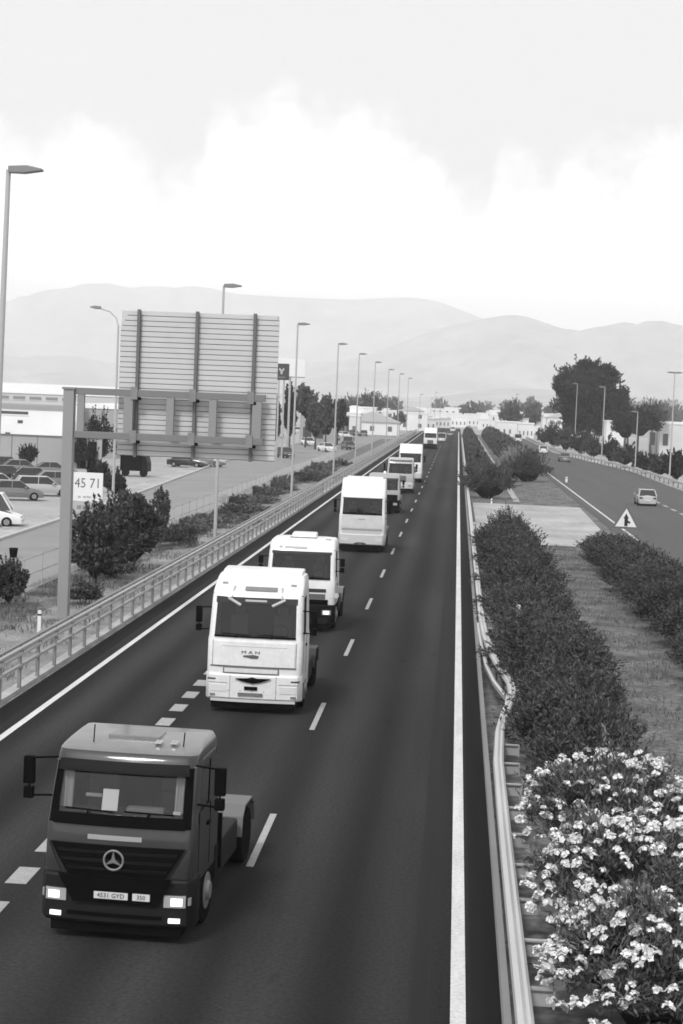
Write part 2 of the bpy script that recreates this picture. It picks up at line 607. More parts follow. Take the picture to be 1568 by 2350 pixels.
# ------------------------------------------------------------------ mountains
def ridge(name, prof, Y1, Y0, Y2, ext, seed, amp, m):
    rnd = random.Random(seed)
    xs, hs = [], []
    for px, py in prof:
        p = at(px, py, Y1)
        xs.append(p.x)
        hs.append(p.z)
    L, Rr = xs[0], xs[-1]
    k = 8
    lx = [L - ext * (k - i) / k for i in range(k)]
    lh = [hs[0] * (0.75 + 0.35 * rnd.random()) for _ in range(k)]
    rx = [Rr + ext * (i + 1) / k for i in range(k)]
    rh = [hs[-1] * (0.7 + 0.5 * rnd.random()) for _ in range(k)]
    xs, hs = lx + xs + rx, lh + hs + rh
    nx, ny = 420, 40
    gx = np.linspace(xs[0], xs[-1], nx)
    gh = np.interp(gx, xs, hs)
    ker = np.hanning(7)
    gh = np.convolve(np.pad(gh, 3, 'edge'), ker / ker.sum(), 'valid')
    ph = [(rnd.uniform(0, 6.28), rnd.uniform(0, 6.28), rnd.uniform(-1, 1)) for _ in range(10)]
    vs = []
    for j in range(ny):
        t = j / (ny - 1)
        y = Y0 + (Y2 - Y0) * t
        tr = (Y1 - Y0) / (Y2 - Y0)
        s = t / tr if t < tr else 1 - (t - tr) / (1 - tr)
        s = max(0, s)
        env = s * s * (3 - 2 * s) * .55 + s * .45
        n = np.zeros(nx)
        for q, (a, b, c) in enumerate(ph):
            f = 2.4 * (1.55 ** q) / 1000
            n += np.sin(gx * f + a + c * y * f) * np.sin(y * f * 1.3 + b) / (1.45 ** q)
        z = gh * env + n * amp * s * (1 - s) * 4
        if abs(t - tr) < 0.5 / ny:
            z = gh.copy()
        for i in range(nx):
            vs.append((gx[i], y, -6 + z[i] * 1.0 + (6 if s > 0.99 else 6 * s)))
    fs = [(j * nx + i, j * nx + i + 1, (j + 1) * nx + i + 1, (j + 1) * nx + i) for j in range(ny - 1) for i in range(nx - 1)]
    mb = MB()
    mb.add(vs, fs)
    o = mb.build(name, m, smooth=True)
    o['kind'] = 'structure'
    return o


ridge('mountains', [(0, 695), (120, 668), (230, 662), (300, 668), (450, 672), (600, 678), (700, 684), (800, 688), (880, 684), (950, 682),
                    (1010, 692), (1070, 716), (1120, 735), (1170, 757), (1250, 790), (1400, 815), (1568, 830)], 9000, 7000, 10400, 7000, 3, 90, mat('bare_mountain', 0.42, 1.0, var=0.25, scale=0.002, grain=0.2, gscale=0.012))
ridge('hills', [(0, 850), (250, 842), (500, 850), (760, 835), (860, 812), (920, 785), (1000, 757), (1080, 738), (1140, 727), (1185, 720), (1230, 733), (1290, 756),
                (1340, 765), (1420, 768), (1500, 772), (1568, 766)], 6800, 5000, 8000, 5600, 5, 60, HILL)
ridge('foothills', [(0, 893), (250, 895), (500, 905), (680, 905), (800, 908), (950, 915), (1050, 905), (1150, 890), (1250, 893), (1400, 905), (1568, 920)],
      4000, 2800, 4900, 4000, 9, 14, HILL)


# ------------------------------------------------------------------ foliage
def leaves_np(c, nrm, L, Wd, rng, flop=0.9):
    """one rhombic leaf per centre; returns verts (4n,3)"""
    n = len(c)
    d = nrm + rng.normal(0, flop, (n, 3))
    d /= np.linalg.norm(d, axis=1, keepdims=True) + 1e-9
    r = rng.normal(0, 1, (n, 3))
    s = np.cross(d, r)
    s /= np.linalg.norm(s, axis=1, keepdims=True) + 1e-9
    ll = (L * rng.uniform(.6, 1.25, n))[:, None]
    ww = (Wd * rng.uniform(.7, 1.3, n))[:, None]
    v = np.stack([c - d * ll * .5, c + s * ww * .5, c + d * ll * .5, c - s * ww * .5], axis=1)
    return v.reshape(-1, 3)


def quads_mesh(name, v, m, extra=None):
    n = len(v) // 4
    me = bpy.data.meshes.new(name)
    V = v
    if extra is not None:
        V = np.concatenate([v, extra[0]])
    me.vertices.add(len(V))
    me.vertices.foreach_set('co', np.asarray(V, dtype=np.float32).ravel())
    idx = np.arange(4 * n, dtype=np.int32)
    if extra is not None:
        idx = np.concatenate([idx, (extra[1] + 4 * n).ravel().astype(np.int32)])
    nf = len(idx) // 4
    me.loops.add(len(idx))
    me.loops.foreach_set('vertex_index', idx)
    me.polygons.add(nf)
    me.polygons.foreach_set('loop_start', np.arange(0, 4 * nf, 4, dtype=np.int32))
    me.update(calc_edges=True)
    me.materials.append(m)
    if extra is not None:
        me.materials.append(TWIG)
        mi = np.zeros(nf, dtype=np.int32)
        mi[n:] = 1
        me.polygons.foreach_set('material_index', mi)
    return me


def crown(name, n, rx, ry, rz, m, L, Wd, seed, clumps=40, cr=0.33, zc=0.0, flat=0.0, up=0.5, core=0.62, lump=.25, shoots=60):
    """an uneven crown: leaf faces gathered in clumps through an ellipsoid, gaps between"""
    rng = np.random.default_rng(seed)
    d = rng.normal(0, 1, (clumps, 3))
    d /= np.linalg.norm(d, axis=1, keepdims=True)
    if flat:
        d[:, 2] = np.abs(d[:, 2]) * (1 - flat) + d[:, 2] * flat
    rad = rng.uniform(.55, 1.0, clumps) ** .6 * (1 + rng.uniform(-lump, lump * .6, clumps))
    cc = d * rad[:, None]
    size = cr * rng.uniform(.6, 1.25, clumps)
    w = size ** 2
    k = rng.choice(clumps, n, p=w / w.sum())
    o = rng.normal(0, 1, (n, 3))
    o /= np.linalg.norm(o, axis=1, keepdims=True)
    o *= (rng.uniform(0, 1, n) ** (1 / 2.2))[:, None]
    p = cc[k] + o * size[k][:, None]
    nr = p * .5 + o + np.array([0, 0, up])
    p = p * np.array([rx, ry, rz]) + np.array([0, 0, zc])
    # long shoots that break the outline
    for _ in range(shoots):
        q = rng.normal(0, 1, 3)
        q /= np.linalg.norm(q)
        q[2] = abs(q[2]) * 1.2 - .15
        ln = rng.uniform(.18, .5)
        dr = q + np.array([0, 0, .9]) + rng.normal(0, .25, 3)
        dr /= np.linalg.norm(dr)
        m_ = int(rng.integers(10, 22))
        t = np.linspace(0, 1, m_)[:, None]
        a = q * rng.uniform(.85, 1.12) + dr * ln * t + rng.normal(0, .025, (m_, 3))
        p = np.concatenate([p, a * np.array([rx, ry, rz]) + np.array([0, 0, zc])])
        nr = np.concatenate([nr, np.tile(dr, (m_, 1)) * 1.4])
    v = leaves_np(p, nr, L, Wd, rng)
    # rough inner mass of twigs so that the heart of the crown is not hollow
    nu, nv = 14, 9
    cv_ = []
    for j in range(nv + 1):
        for i in range(nu):
            th, ph = 2 * math.pi * i / nu, math.pi * j / nv
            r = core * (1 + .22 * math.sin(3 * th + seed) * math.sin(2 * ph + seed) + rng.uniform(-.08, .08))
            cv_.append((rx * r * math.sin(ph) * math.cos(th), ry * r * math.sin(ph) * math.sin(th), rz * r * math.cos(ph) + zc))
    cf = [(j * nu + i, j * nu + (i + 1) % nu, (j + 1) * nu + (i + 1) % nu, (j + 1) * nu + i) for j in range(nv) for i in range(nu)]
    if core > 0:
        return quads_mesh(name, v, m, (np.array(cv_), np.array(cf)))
    return quads_mesh(name, v, m)


def trunk(parent, h, r, limbs, seed, spread=1.0, m=BARK, top=None):
    rnd = random.Random(seed)
    mb = MB()
    pts = [Vector((0, 0, -0.1))]
    for i in range(1, 5):
        pts.append(Vector((rnd.uniform(-.06, .06) * h * .3, rnd.uniform(-.06, .06) * h * .3, h * i / 4)))
    for i in range(4):
        mb.tube(pts[i], pts[i + 1], r * (1 - .16 * i), r * (1 - .16 * (i + 1)), n=8)
    for i in range(limbs):
        a = 2 * math.pi * i / limbs + rnd.uniform(-.4, .4)
        b = pts[3].lerp(pts[4], rnd.random())
        e = b + Vector((math.cos(a) * spread, math.sin(a) * spread, (top or h * .5) * rnd.uniform(.5, 1)))
        mid = b.lerp(e, .5) + Vector((0, 0, -.08 * h))
        mb.tube(b, mid, r * .42, r * .28, n=6)
        mb.tube(mid, e, r * .28, r * .1, n=6)
    return mb.build('trunk', m, parent, smooth=True)


def stems_mesh(seed, h, n, spread, r=.02):
    rnd = random.Random(seed)
    mb = MB()
    for i in range(n):
        a = rnd.uniform(0, 6.28)
        b = (math.cos(a) * spread * .15, math.sin(a) * spread * .15, -0.05)
        e = (math.cos(a) * spread * rnd.uniform(.4, .9), math.sin(a) * spread * rnd.uniform(.4, .9), h * rnd.uniform(.6, .9))
        mb.tube(b, e, r, r * .4, n=5)
    me = bpy.data.meshes.new('stems')
    me.from_pydata(mb.v, [], mb.f)
    me.materials.append(BARK)
    return me


# oleander hedge rows on the median
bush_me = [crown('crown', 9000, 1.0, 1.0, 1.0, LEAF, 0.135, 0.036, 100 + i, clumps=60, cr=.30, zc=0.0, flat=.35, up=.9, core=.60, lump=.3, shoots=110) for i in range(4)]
stem_me = [stems_mesh(20 + i, 1.5, 12, 1.0) for i in range(2)]


def bush(loc, rx, ry, h, rz, var, label, group, name='oleander_bush'):
    e = empty(name, (loc[0], loc[1], -0.02), 0, label, 'bush', group)
    c = link('crown', bush_me[var % 4], parent=e)
    c.location = (0, 0, h * .40)
    c.scale = (rx, ry, h * .58)
    c.rotation_euler = (0, 0, rz)
    s = link('stems', stem_me[var % 2], parent=e)
    s.scale = (rx * .8, ry * .8, h / 1.7)
    s.rotation_euler = (0, 0, rz)
    return e


rnd = random.Random(5)
LAB1 = 'dark leafy oleander bush in the row hugging the dented median barrier'
for i in range(26):
    y = 34.2 + i * 2.62
    h = 1.75 + rnd.uniform(-.2, .3) + (0.35 if y > 88 else 0)
    if y > 99:
        break
    bush((2.88 + rnd.uniform(-.12, .15) + (.25 if 41 < y < 52 else 0), y, 0), 0.95 + rnd.uniform(-.1, .14), 1.6, h, rnd.uniform(0, 6), i, LAB1, 'oleander row beside the dented barrier')
LAB2 = 'dark leafy oleander bush in the row along the opposite carriageway edge'
for i in range(22):
    y = 44 + i * 2.7
    if y > 99:
        break
    bush((8.75 + rnd.uniform(-.25, .3), y, 0), 1.2 + rnd.uniform(-.1, .2), 1.7, (1.55 if y < 86 else 1.2) + rnd.uniform(-.2, .25), rnd.uniform(0, 6), i + 1, LAB2,
         'oleander row along the opposite carriageway')
b = bush((2.95, 155.5, 0), 1.12, 2.6, 3.1, 1, 2, 'rounded dark bush standing just beyond the pale median slab beside the barrier', None, 'round_bush')
b = bush((8.1, 196, 0), 1.62, 2.4, 3.1, 2, 3, 'big globe-shaped dark bush with a paler companion behind the median slab', None, 'globe_bush')
b = bush((6.9, 203, 0), 1.5, 2.0, 3.4, 4, 1, 'paler bush peeping out behind the big globe-shaped bush on the median', None, 'pale_bush')
b.children[0].data = b.children[0].data.copy()
b.children[0].data.materials[0] = mat('pale_leaf', 0.26, 0.7, island=.4)


def long_hedge(name, x0, x1, ya, yb, h, n, label, seed, m=LEAF):
    rng = np.random.default_rng(seed)
    y = rng.uniform(ya, yb, n)
    hh = h * (1 + .18 * np.sin(y * .35 + seed) + .12 * np.sin(y * .9))
    t = rng.uniform(0, math.pi, n)
    rr = rng.uniform(.7, 1.05, n)
    xc, hw = (x0 + x1) / 2, (x1 - x0) / 2
    p = np.stack([xc + hw * rr * np.cos(t), y, hh * rr * np.sin(t) ** .7], axis=1)
    nr = np.stack([np.cos(t), 0 * t, np.sin(t) + .4], axis=1)
    v = leaves_np(p, nr, 0.5, 0.22, rng)
    seg = 30
    vs, fs = [], []
    for j in range(seg + 1):
        yy = ya + (yb - ya) * j / seg
        for i in range(7):
            a = math.pi * i / 6
            vs.append((xc + hw * .72 * math.cos(a), yy, h * .72 * math.sin(a)))
    for j in range(seg):
        for i in range(6):
            fs.append((j * 7 + i, j * 7 + i + 1, (j + 1) * 7 + i + 1, (j + 1) * 7 + i))
    me = quads_mesh(name, v, m, (np.array(vs), np.array(fs)))
    o = link(name, me)
    return tag(o, label, 'hedge')


long_hedge('hedge', 1.5, 4.2, 166, 480, 2.3, 16000, 'long dark hedge running along the motorway side of the median drain', 1)
long_hedge('hedge', 6.6, 10.6, 212, 480, 2.6, 18000, 'long dark hedge on the far side of the median drain, beyond the globe bush', 2)


# flowering oleanders by the barrier
def flower_cluster_mesh(seed):
    rng = np.random.default_rng(seed)
    vs = []
    for k in range(rng.integers(7, 15)):
        c = rng.normal(0, 1, 3)
        c /= np.linalg.norm(c)
        c[2] = abs(c[2]) * .7
        n = c + np.array([0, 0, .6]) + rng.normal(0, .25, 3)
        n /= np.linalg.norm(n)
        c = c * rng.uniform(.03, .065)
        u = np.cross(n, [1, .3, .2])
        u /= np.linalg.norm(u)
        w = np.cross(n, u)
        R = rng.uniform(.026, .040)
        for q in range(5):
            a = 2 * math.pi * q / 5
            d = u * math.cos(a) + w * math.sin(a)
            s = np.cross(n, d)
            vs += [c, c + d * R * .65 + s * R * .5 + n * .006, c + d * R * 1.15 + n * .010, c + d * R * .65 - s * R * .5 + n * .006]
    return quads_mesh('flower_cluster', np.array(vs), PETAL)


fl_me = [flower_cluster_mesh(300 + i) for i in range(6)]


def flowering(loc, rx, ry, h, seed, nfl, label):
    e = empty('flowering_oleander', (loc[0], loc[1], -0.02), 0, label, 'bush')
    me = crown('crown', 20000, rx * .9, ry * .9, h * .5, LEAF_F, 0.15, 0.034, seed, clumps=90, cr=.24, zc=h * .5, flat=.3, up=1.0, core=.62, lump=.2)
    c = link('crown', me, parent=e)
    s = link('stems', stem_me[0], parent=e)
    s.scale = (rx * .8, ry * .8, h / 1.7)
    rr = random.Random(seed)
    for i in range(nfl):
        th = rr.uniform(0, 6.283)
        cz = rr.uniform(-.25, 1)
        sp = math.sqrt(1 - cz * cz)
        k = rr.uniform(.96, 1.14)
        f = link('flower_cluster', fl_me[i % 6], parent=e,
                 loc=(rx * k * sp * math.cos(th), ry * k * sp * math.sin(th), h * .5 + h * .5 * k * cz))
        f.rotation_euler = (rr.uniform(-.5, .5), rr.uniform(-.5, .5), rr.uniform(0, 6.28))
        q = rr.uniform(.7, 1.55)
        f.scale = (q, q, q)
    return e


flowering((2.95, 29.6, 0), 1.5, 1.7, 2.2, 41, 290, 'white-flowering oleander bush growing next to the dark flowerless hedge row')
flowering((2.95, 26.0, 0), 1.45, 1.8, 1.95, 42, 285, 'white-flowering oleander bush between two other flowering bushes by the barrier')
flowering((2.85, 22.3, 0), 1.35, 1.8, 1.75, 43, 270, 'white-flowering oleander bush farthest from the dark hedge row')


# rough grass on the median path and the verge
def grass(name, label, rects, L, Wd, seed, m=GRASS):
    rng = np.random.default_rng(seed)
    P = []
    for x0, x1, ya, yb, n in rects:
        q = np.stack([rng.uniform(x0, x1, n), rng.uniform(ya, yb, n), np.zeros(n)], axis=1)
        keep = np.sin(q[:, 0] * 2.1 + seed) * np.sin(q[:, 1] * .9) + .5 * np.sin(q[:, 1] * 2.7 + q[:, 0]) + rng.normal(0, .35, n) > .1
        P.append(q[keep])
    p = np.concatenate(P)
    nr = np.tile(np.array([0, 0, 1.6]), (len(p), 1))
    v = leaves_np(p + np.array([0, 0, L * .3]), nr, L, Wd, rng, .55)
    o = link(name, quads_mesh(name, v, m))
    return tag(o, label, 'grass', kind='stuff')


grass('median_grass', 'rough dry grass on the path between the two median hedge rows', [(4.0, 8.6, 34, 104, 26000), (1.6, 10.8, 147.5, 215, 9000)], .17, .022, 4)
grass('verge_grass', 'patchy dry weeds on the verge between the barrier and the service road fence', [(-17.4, -14.6, 50, 160, 22000), (-14.6, -12.2, 45, 130, 7000)],
      .24, .03, 6, mat('weed_blade', 0.11, 0.8, island=.5))


# ------------------------------------------------------------------ steel barriers
def wprof(zc, h, d, flip=1):
    """closed W-beam section (dx, z)"""
    a = [(-d, zc - h * .5), (-d * .1, zc - h * .33), (-d, zc - h * .12), (-d, zc + h * .12), (-d * .1, zc + h * .33), (-d, zc + h * .5)]
    a = [(-d * .1, zc - h * .5), (-d, zc - h * .36), (-d, zc - h * .18), (-d * .1, zc), (-d, zc + h * .18), (-d, zc + h * .36), (-d * .1, zc + h * .5)]
    t = .012
    pts = [(x * flip, z) for x, z in a] + [((x + t) * flip, z) for x, z in reversed(a)]
    return pts


def bulge(y):
    k = [(30, 0), (36, .03), (39.5, .14), (42, .34), (44.5, .60), (46.5, .60), (49, .40), (52, .20), (56, .06), (61, 0)]
    return float(np.interp(y, [q[0] for q in k], [q[1] for q in k]))


def bulge2(y):
    k = [(43, .50), (44.5, .58), (47, .30), (50, .12), (54, .04), (58, 0)]
    return float(np.interp(y, [q[0] for q in k], [q[1] for q in k]))


ys = [y for y in np.concatenate([np.arange(12, 36, 4), np.arange(36, 62, .8), np.arange(62, 420, 8)])]
rb = empty('median_barrier', (0, 0, 0), 0, 'dented steel guard rail with a bulging loop between the median and the road', 'guard rail')
MB().sweep(wprof(.50, .30, .09), [(.98, y) for y in ys]).build('front_beam', mat('beam_dull', .17, .6, var=.15, scale=1.2, stretch=(1, .2, 1)), rb, smooth=True)
top_prof = [(-.11, .70), (-.09, .77), (-.02, .80), (.03, .775), (.07, .80), (.11, .775), (.12, .69), (.07, .66), (-.07, .66)]
MB().sweep(top_prof, [(1.13 + bulge(y), y) for y in ys]).build('top_beam', GALV_L, rb, smooth=True)
y2 = [y for y in np.arange(43, 60, .7)]
MB().sweep([(-.05, .55), (-.05, .66), (.0, .69), (.05, .66), (.05, .55)], [(1.02 + bulge2(y), y) for y in y2]).build('torn_strand', GALV_L, rb, smooth=True)
pm = MB()
pm.box(-.02, .02, -.05, .05, -.3, .66)
pm.box(-.06, .06, -.055, -.045, -.3, .66)
pme = bpy.data.meshes.new('post')
pme.from_pydata(pm.v, [], pm.f)
pme.materials.append(GALV_D)
am = MB()
am.box(0, .42, -.05, .05, .62, .645)
am.box(.40, .43, -.05, .05, .38, .645)
am.box(0, .42, -.006, .006, .40, .62)
ame = bpy.data.meshes.new('spacer')
ame.from_pydata(am.v, [], am.f)
ame.materials.append(GALV)
for i, y in enumerate(list(np.arange(14, 120, 2.03)) + list(np.arange(120, 400, 4))):
    bz = bulge(y)
    link('post', pme, parent=rb, loc=(1.10 + bz * .9, y, 0))
    if y < 70:
        s_ = link('spacer', ame, parent=rb, loc=(1.16 + bz, y, 0))

lb = empty('roadside_barrier', (0, 0, 0), 0, 'tall double-rail steel barrier on posts along the motorway shoulder', 'guard rail')
ysl = [y for y in np.concatenate([np.arange(30, 60, 4), np.arange(60, 500, 10)])]
MB().sweep(wprof(1.10, .30, .085, -1), [(-11.5, y) for y in ysl]).build('upper_beam', GALV_L, lb, smooth=True)
MB().sweep([(.03, .66), (.06, .68), (.06, .74), (.03, .76), (-.02, .76), (-.02, .66)], [(-11.5, y) for y in ysl]).build('lower_rail', GALV, lb, smooth=True)
MB().sweep([(.02, 1.26), (.02, 1.30), (-.10, 1.30), (-.10, 1.26)], [(-11.5, y) for y in ysl]).build('cap_rail', GALV_D, lb)
MB().sweep([(.04, -.05), (.04, .10), (-.25, .10), (-.25, -.05)], [(-11.5, y) for y in ysl]).build('plinth', mat('plinth_concrete', .38, .9, var=.2, scale=.8), lb)
pm = MB()
pm.box(-.05, .04, -.05, .05, .08, 1.26)
pl_me = bpy.data.meshes.new('post')
pl_me.from_pydata(pm.v, [], pm.f)
pl_me.materials.append(GALV_D)
bm_ = MB()
bm_.box(.086, .10, -.03, .03, 1.07, 1.13)
bo_me = bpy.data.meshes.new('bolt_plate')
bo_me.from_pydata(bm_.v, [], bm_.f)
bo_me.materials.append(GALV_D)
for y in list(np.arange(31.2, 150, 2.03)) + list(np.arange(150, 480, 4)):
    q = link('post', pl_me, parent=lb, loc=(-11.5, y, 0))
    if y < 90:
        link('bolt_plate', bo_me, parent=q, loc=(0, 0, 0))

# opposite carriageway: plain rail along its outer edge
ob = empty('outer_barrier', (0, 0, 0), 0, 'plain steel guard rail along the outer edge of the opposite carriageway', 'guard rail')
opath = [(25.2, 120), (25.2, 180), (25.1, 215), (24.3, 245), (22.0, 285), (19.6, 325), (19.0, 360), (19.0, 500)]
MB().sweep(wprof(.62, .32, .08), opath).build('beam', GALV_L, ob)
for (xa, ya), (xb, yb) in zip(opath[:-1], opath[1:]):
    k = int((yb - ya) / 4)
    for i in range(k):
        link('post', pme, parent=ob, loc=(xa + (xb - xa) * i / k + .08, ya + (yb - ya) * i / k, 0))


# ------------------------------------------------------------------ fence beside the service road
fe = empty('mesh_fence', (-16.9, 0, 0), 0, 'pale metal mesh fence between the verge weeds and the service road', 'fence')
mb = MB()
mb.tube((0, 0, -.1), (0, 0, 1.5), .03, n=6)
fp = bpy.data.meshes.new('post')
fp.from_pydata(mb.v, [], mb.f)
fp.materials.append(GALV)
mb = MB()
for i in range(19):
    y = .05 + i * 3.0 / 19
    mb.box(-.006, .006, y - .006, y + .006, .08, 1.42)
for z in (.1, .75, 1.4):
    mb.box(-.012, .012, .03, 2.97, z - .012, z + .012)
fm = bpy.data.meshes.new('mesh_panel')
fm.from_pydata(mb.v, [], mb.f)
fm.materials.append(GALV_L)
for i in range(62):
    y = 52 + i * 3
    link('post', fp, parent=fe, loc=(0, y, 0))
    link('mesh_panel', fm, parent=fe, loc=(0, y, 0))


# ------------------------------------------------------------------ street lamps
def lamp(x, y, h, side, label, group, lean=0.0, arm=.95, curved=False, double=False, r=.10):
    e = empty('street_lamp', (x, y, -.02), 0, label, 'street lamp', group)
    mb = MB()
    mb.tube((0, 0, 0), (lean, 0, h), r, r * .6, n=10)
    mb.box(-.2, .2, -.2, .2, 0, .05)
    mb.build('pole', POLE, e, smooth=True)
    for sgn in ((side, -side) if double else (side,)):
        if curved:
            pts = [(lean, 0, h - .1), (lean + sgn * .15, 0, h + .45), (lean + sgn * .6, 0, h + .85), (lean + sgn * 1.3, 0, h + 1.05)]
            MB().path(pts, .045).build('arm', POLE, e)
            x0, z0 = lean + sgn * 1.2, h + 1.05
        else:
            MB().tube((lean, 0, h - .03), (lean + sgn * .35, 0, h + .02), .06).build('arm', POLE, e)
            x0, z0 = lean + sgn * .02, h - .02
        x1 = x0 + sgn * arm
        lo = [(x0, z0 - .06), (x0 + sgn * .45 * arm, z0 - .07), (x1, z0 + .01), (x1, z0 + .07), (x0 + sgn * .55 * arm, z0 + .15), (x0, z0 + .12)]
        MB().prism(lo, -.16, .16).build('luminaire', LUM, e, bevel=.02)
    return e


LL = 'tall slim street lamp in the row behind the double-rail roadside barrier'
GL = 'street lamps behind the roadside barrier'
for i, (px, py, Y) in enumerate(((20, 388, 48.2), (514, 655, 92), (684, 743, 136), (777, 789, 179), (825, 812, 213), (862, 831, 253), (893, 848, 297), (918, 858, 341), (938, 868, 385))):
    p = at(px, py, Y)
    x = p.x
    if i == 0:
        q = at(-18, 1130, Y)
        base = p.x - (p.z) * 0.016
        lamp(base, Y, p.z, 1, LL, GL, lean=p.x - base, arm=.95, r=.115)
    else:
        lamp(x, Y, p.z, 1, LL, GL, arm=.95)
p = at(272, 745, 112)
lamp(p.x, 112, p.z, -1, 'street lamp with a curved arm rising behind the big sign back', None, arm=.7, curved=True)
GR = 'street lamps along the opposite carriageway'
LR = 'slim street lamp behind the outer rail of the opposite carriageway'
for bx, by, tx, ty in ((1318, 1035, 1325, 880), (1380, 1065, 1390, 888), (1457, 1085, 1466, 945)):
    g0 = gp(bx, by)
    t0 = at(tx, ty, g0.y)
    lamp(g0.x, g0.y, t0.z, -1, LR, GR)
g0 = gp(1536, 1108)
t0 = at(1549, 855, g0.y)
lamp(g0.x, g0.y, t0.z, -1, 'double-armed street lamp beside the outer rail of the opposite carriageway', None, double=True)
for px, py, Y in ((965, 905, 520), (1000, 900, 610), (1012, 912, 640), (990, 915, 700), (1185, 905, 560)):
    p = at(px, py, Y)
    lamp(p.x, Y, p.z, 1, 'thin hazy street lamp among the white buildings of the distant town', 'street lamps of the distant town')


# ------------------------------------------------------------------ big sign seen from behind on its cantilever gantry
GY = 60.3
gx = -13.75
ga = empty('sign_gantry', (gx, GY, 0), 0, 'cantilever gantry carrying a huge road sign seen from its slatted back', 'sign')
P = lambda px, py: at(px, py, GY) - Vector((gx, GY, 0))
MB().box(-.19, .19, -.19, .19, -.1, P(150, 893).z).build('column', mat('gantry_steel', .26, .55, var=.05, scale=.5), ga, bevel=.02)
MB().box(-.4, .4, -.4, .4, -.05, .06).build('base_plate', GALV_D, ga)
MB().box(-.23, .23, -.23, .23, P(150, 893).z, P(150, 888).z).build('cap', GALV_D, ga)
zu, zl = P(450, 908).z, P(450, 1008).z
xe = P(600, 920).x
GST = mat('gantry_beam', .17, .55)
MB().box(.19, xe + .15, -.11, .11, zu - .12, zu + .12).build('beam', GST, ga, bevel=.015)
MB().box(.19, xe + .10, -.11, .11, zl - .12, zl + .12).build('beam', GST, ga, bevel=.015)
for px, w_ in ((186, .12), (295, .16), (391, .13), (489, .13), (590, .16)):
    x_ = P(px, 950).x
    MB().box(x_ - w_, x_ + w_, -.10, .10, zl + .11, zu - .11).build('strut', mat('gantry_strut', .24, .55), ga)
zt, zb = P(450, 716).z, P(450, 1052).z
sx0, sx1 = P(268, 900).x, P(633, 900).x
sy = .36
sp = MB()
sp.box(sx0 + .02, sx1 - .02, sy + .06, sy + .09, zb + .02, zt - .02)
sp = sp.build('sign_panel', SLAT, ga)
nsl = 28
pitch = (zt - zb) / nsl
for i in range(nsl):
    a, c = 0.0, 0.0
    if i >= nsl - 3:
        a = .05 + .09 * (i - nsl + 3)
    mb = MB()
    z0 = zb + i * pitch
    mb.xprism([(sy + .055, z0 + .010), (sy + .006, z0 + .012), (sy, z0 + .018), (sy, z0 + pitch - .018), (sy + .006, z0 + pitch - .012), (sy + .055, z0 + pitch - .010)],
              sx0 + a, sx1 - (.06 if i == nsl - 1 else 0))
    mb.build('slat', SLAT, sp)
    MB().box(sx0 + a, sx1, sy + .035, sy + .055, z0 - .012, z0 + .012).build('joint', mat('slat_joint', .20, .7), sp)
for px in (318, 452, 585):
    x_ = P(px - 7, 900).x
    s_ = MB()
    s_.box(x_ - .055, x_ + .055, sy - .035, sy - .012, zb - .05, zt + .03)
    s_.box(x_ - .012, x_ + .012, sy - .14, sy - .035, zb - .05, zt + .03)
    s_.box(x_ - .055, x_ + .055, sy - .165, sy - .14, zb - .05, zt + .03)
    s_ = s_.build('support_post', mat('support_steel', .12, .6), ga)
    for zz in (zu, zl):
        MB().box(x_ - .14, x_ + .10, -.145, -.11, zz - .22, zz + .22).build('clamp', GALV_D, s_)
        MB().box(x_ + .02, x_ + .18, -.11, sy - .17, zz - .24, zz - .14).build('clamp', STEELD, s_)


# ------------------------------------------------------------------ lettering made of mesh
def text(name, s, size, m, parent, loc, rot=(math.pi / 2, 0, 0), ext=.004, sx=1.0):
    cu = bpy.data.curves.new(name, 'FONT')
    cu.body = s
    cu.size = size
    cu.align_x = 'CENTER'
    cu.align_y = 'CENTER'
    cu.extrude = ext
    cu.resolution_u = 2
    t = bpy.data.objects.new('tmp', cu)
    COL.objects.link(t)
    dg = bpy.context.evaluated_depsgraph_get()
    me = bpy.data.meshes.new_from_object(t.evaluated_get(dg))
    bpy.data.objects.remove(t)
    me.name = name
    me.materials.clear()
    me.materials.append(m)
    o = link(name, me, parent=parent, loc=loc)
    o.rotation_euler = rot
    o.scale = (sx, 1, 1)
    return o


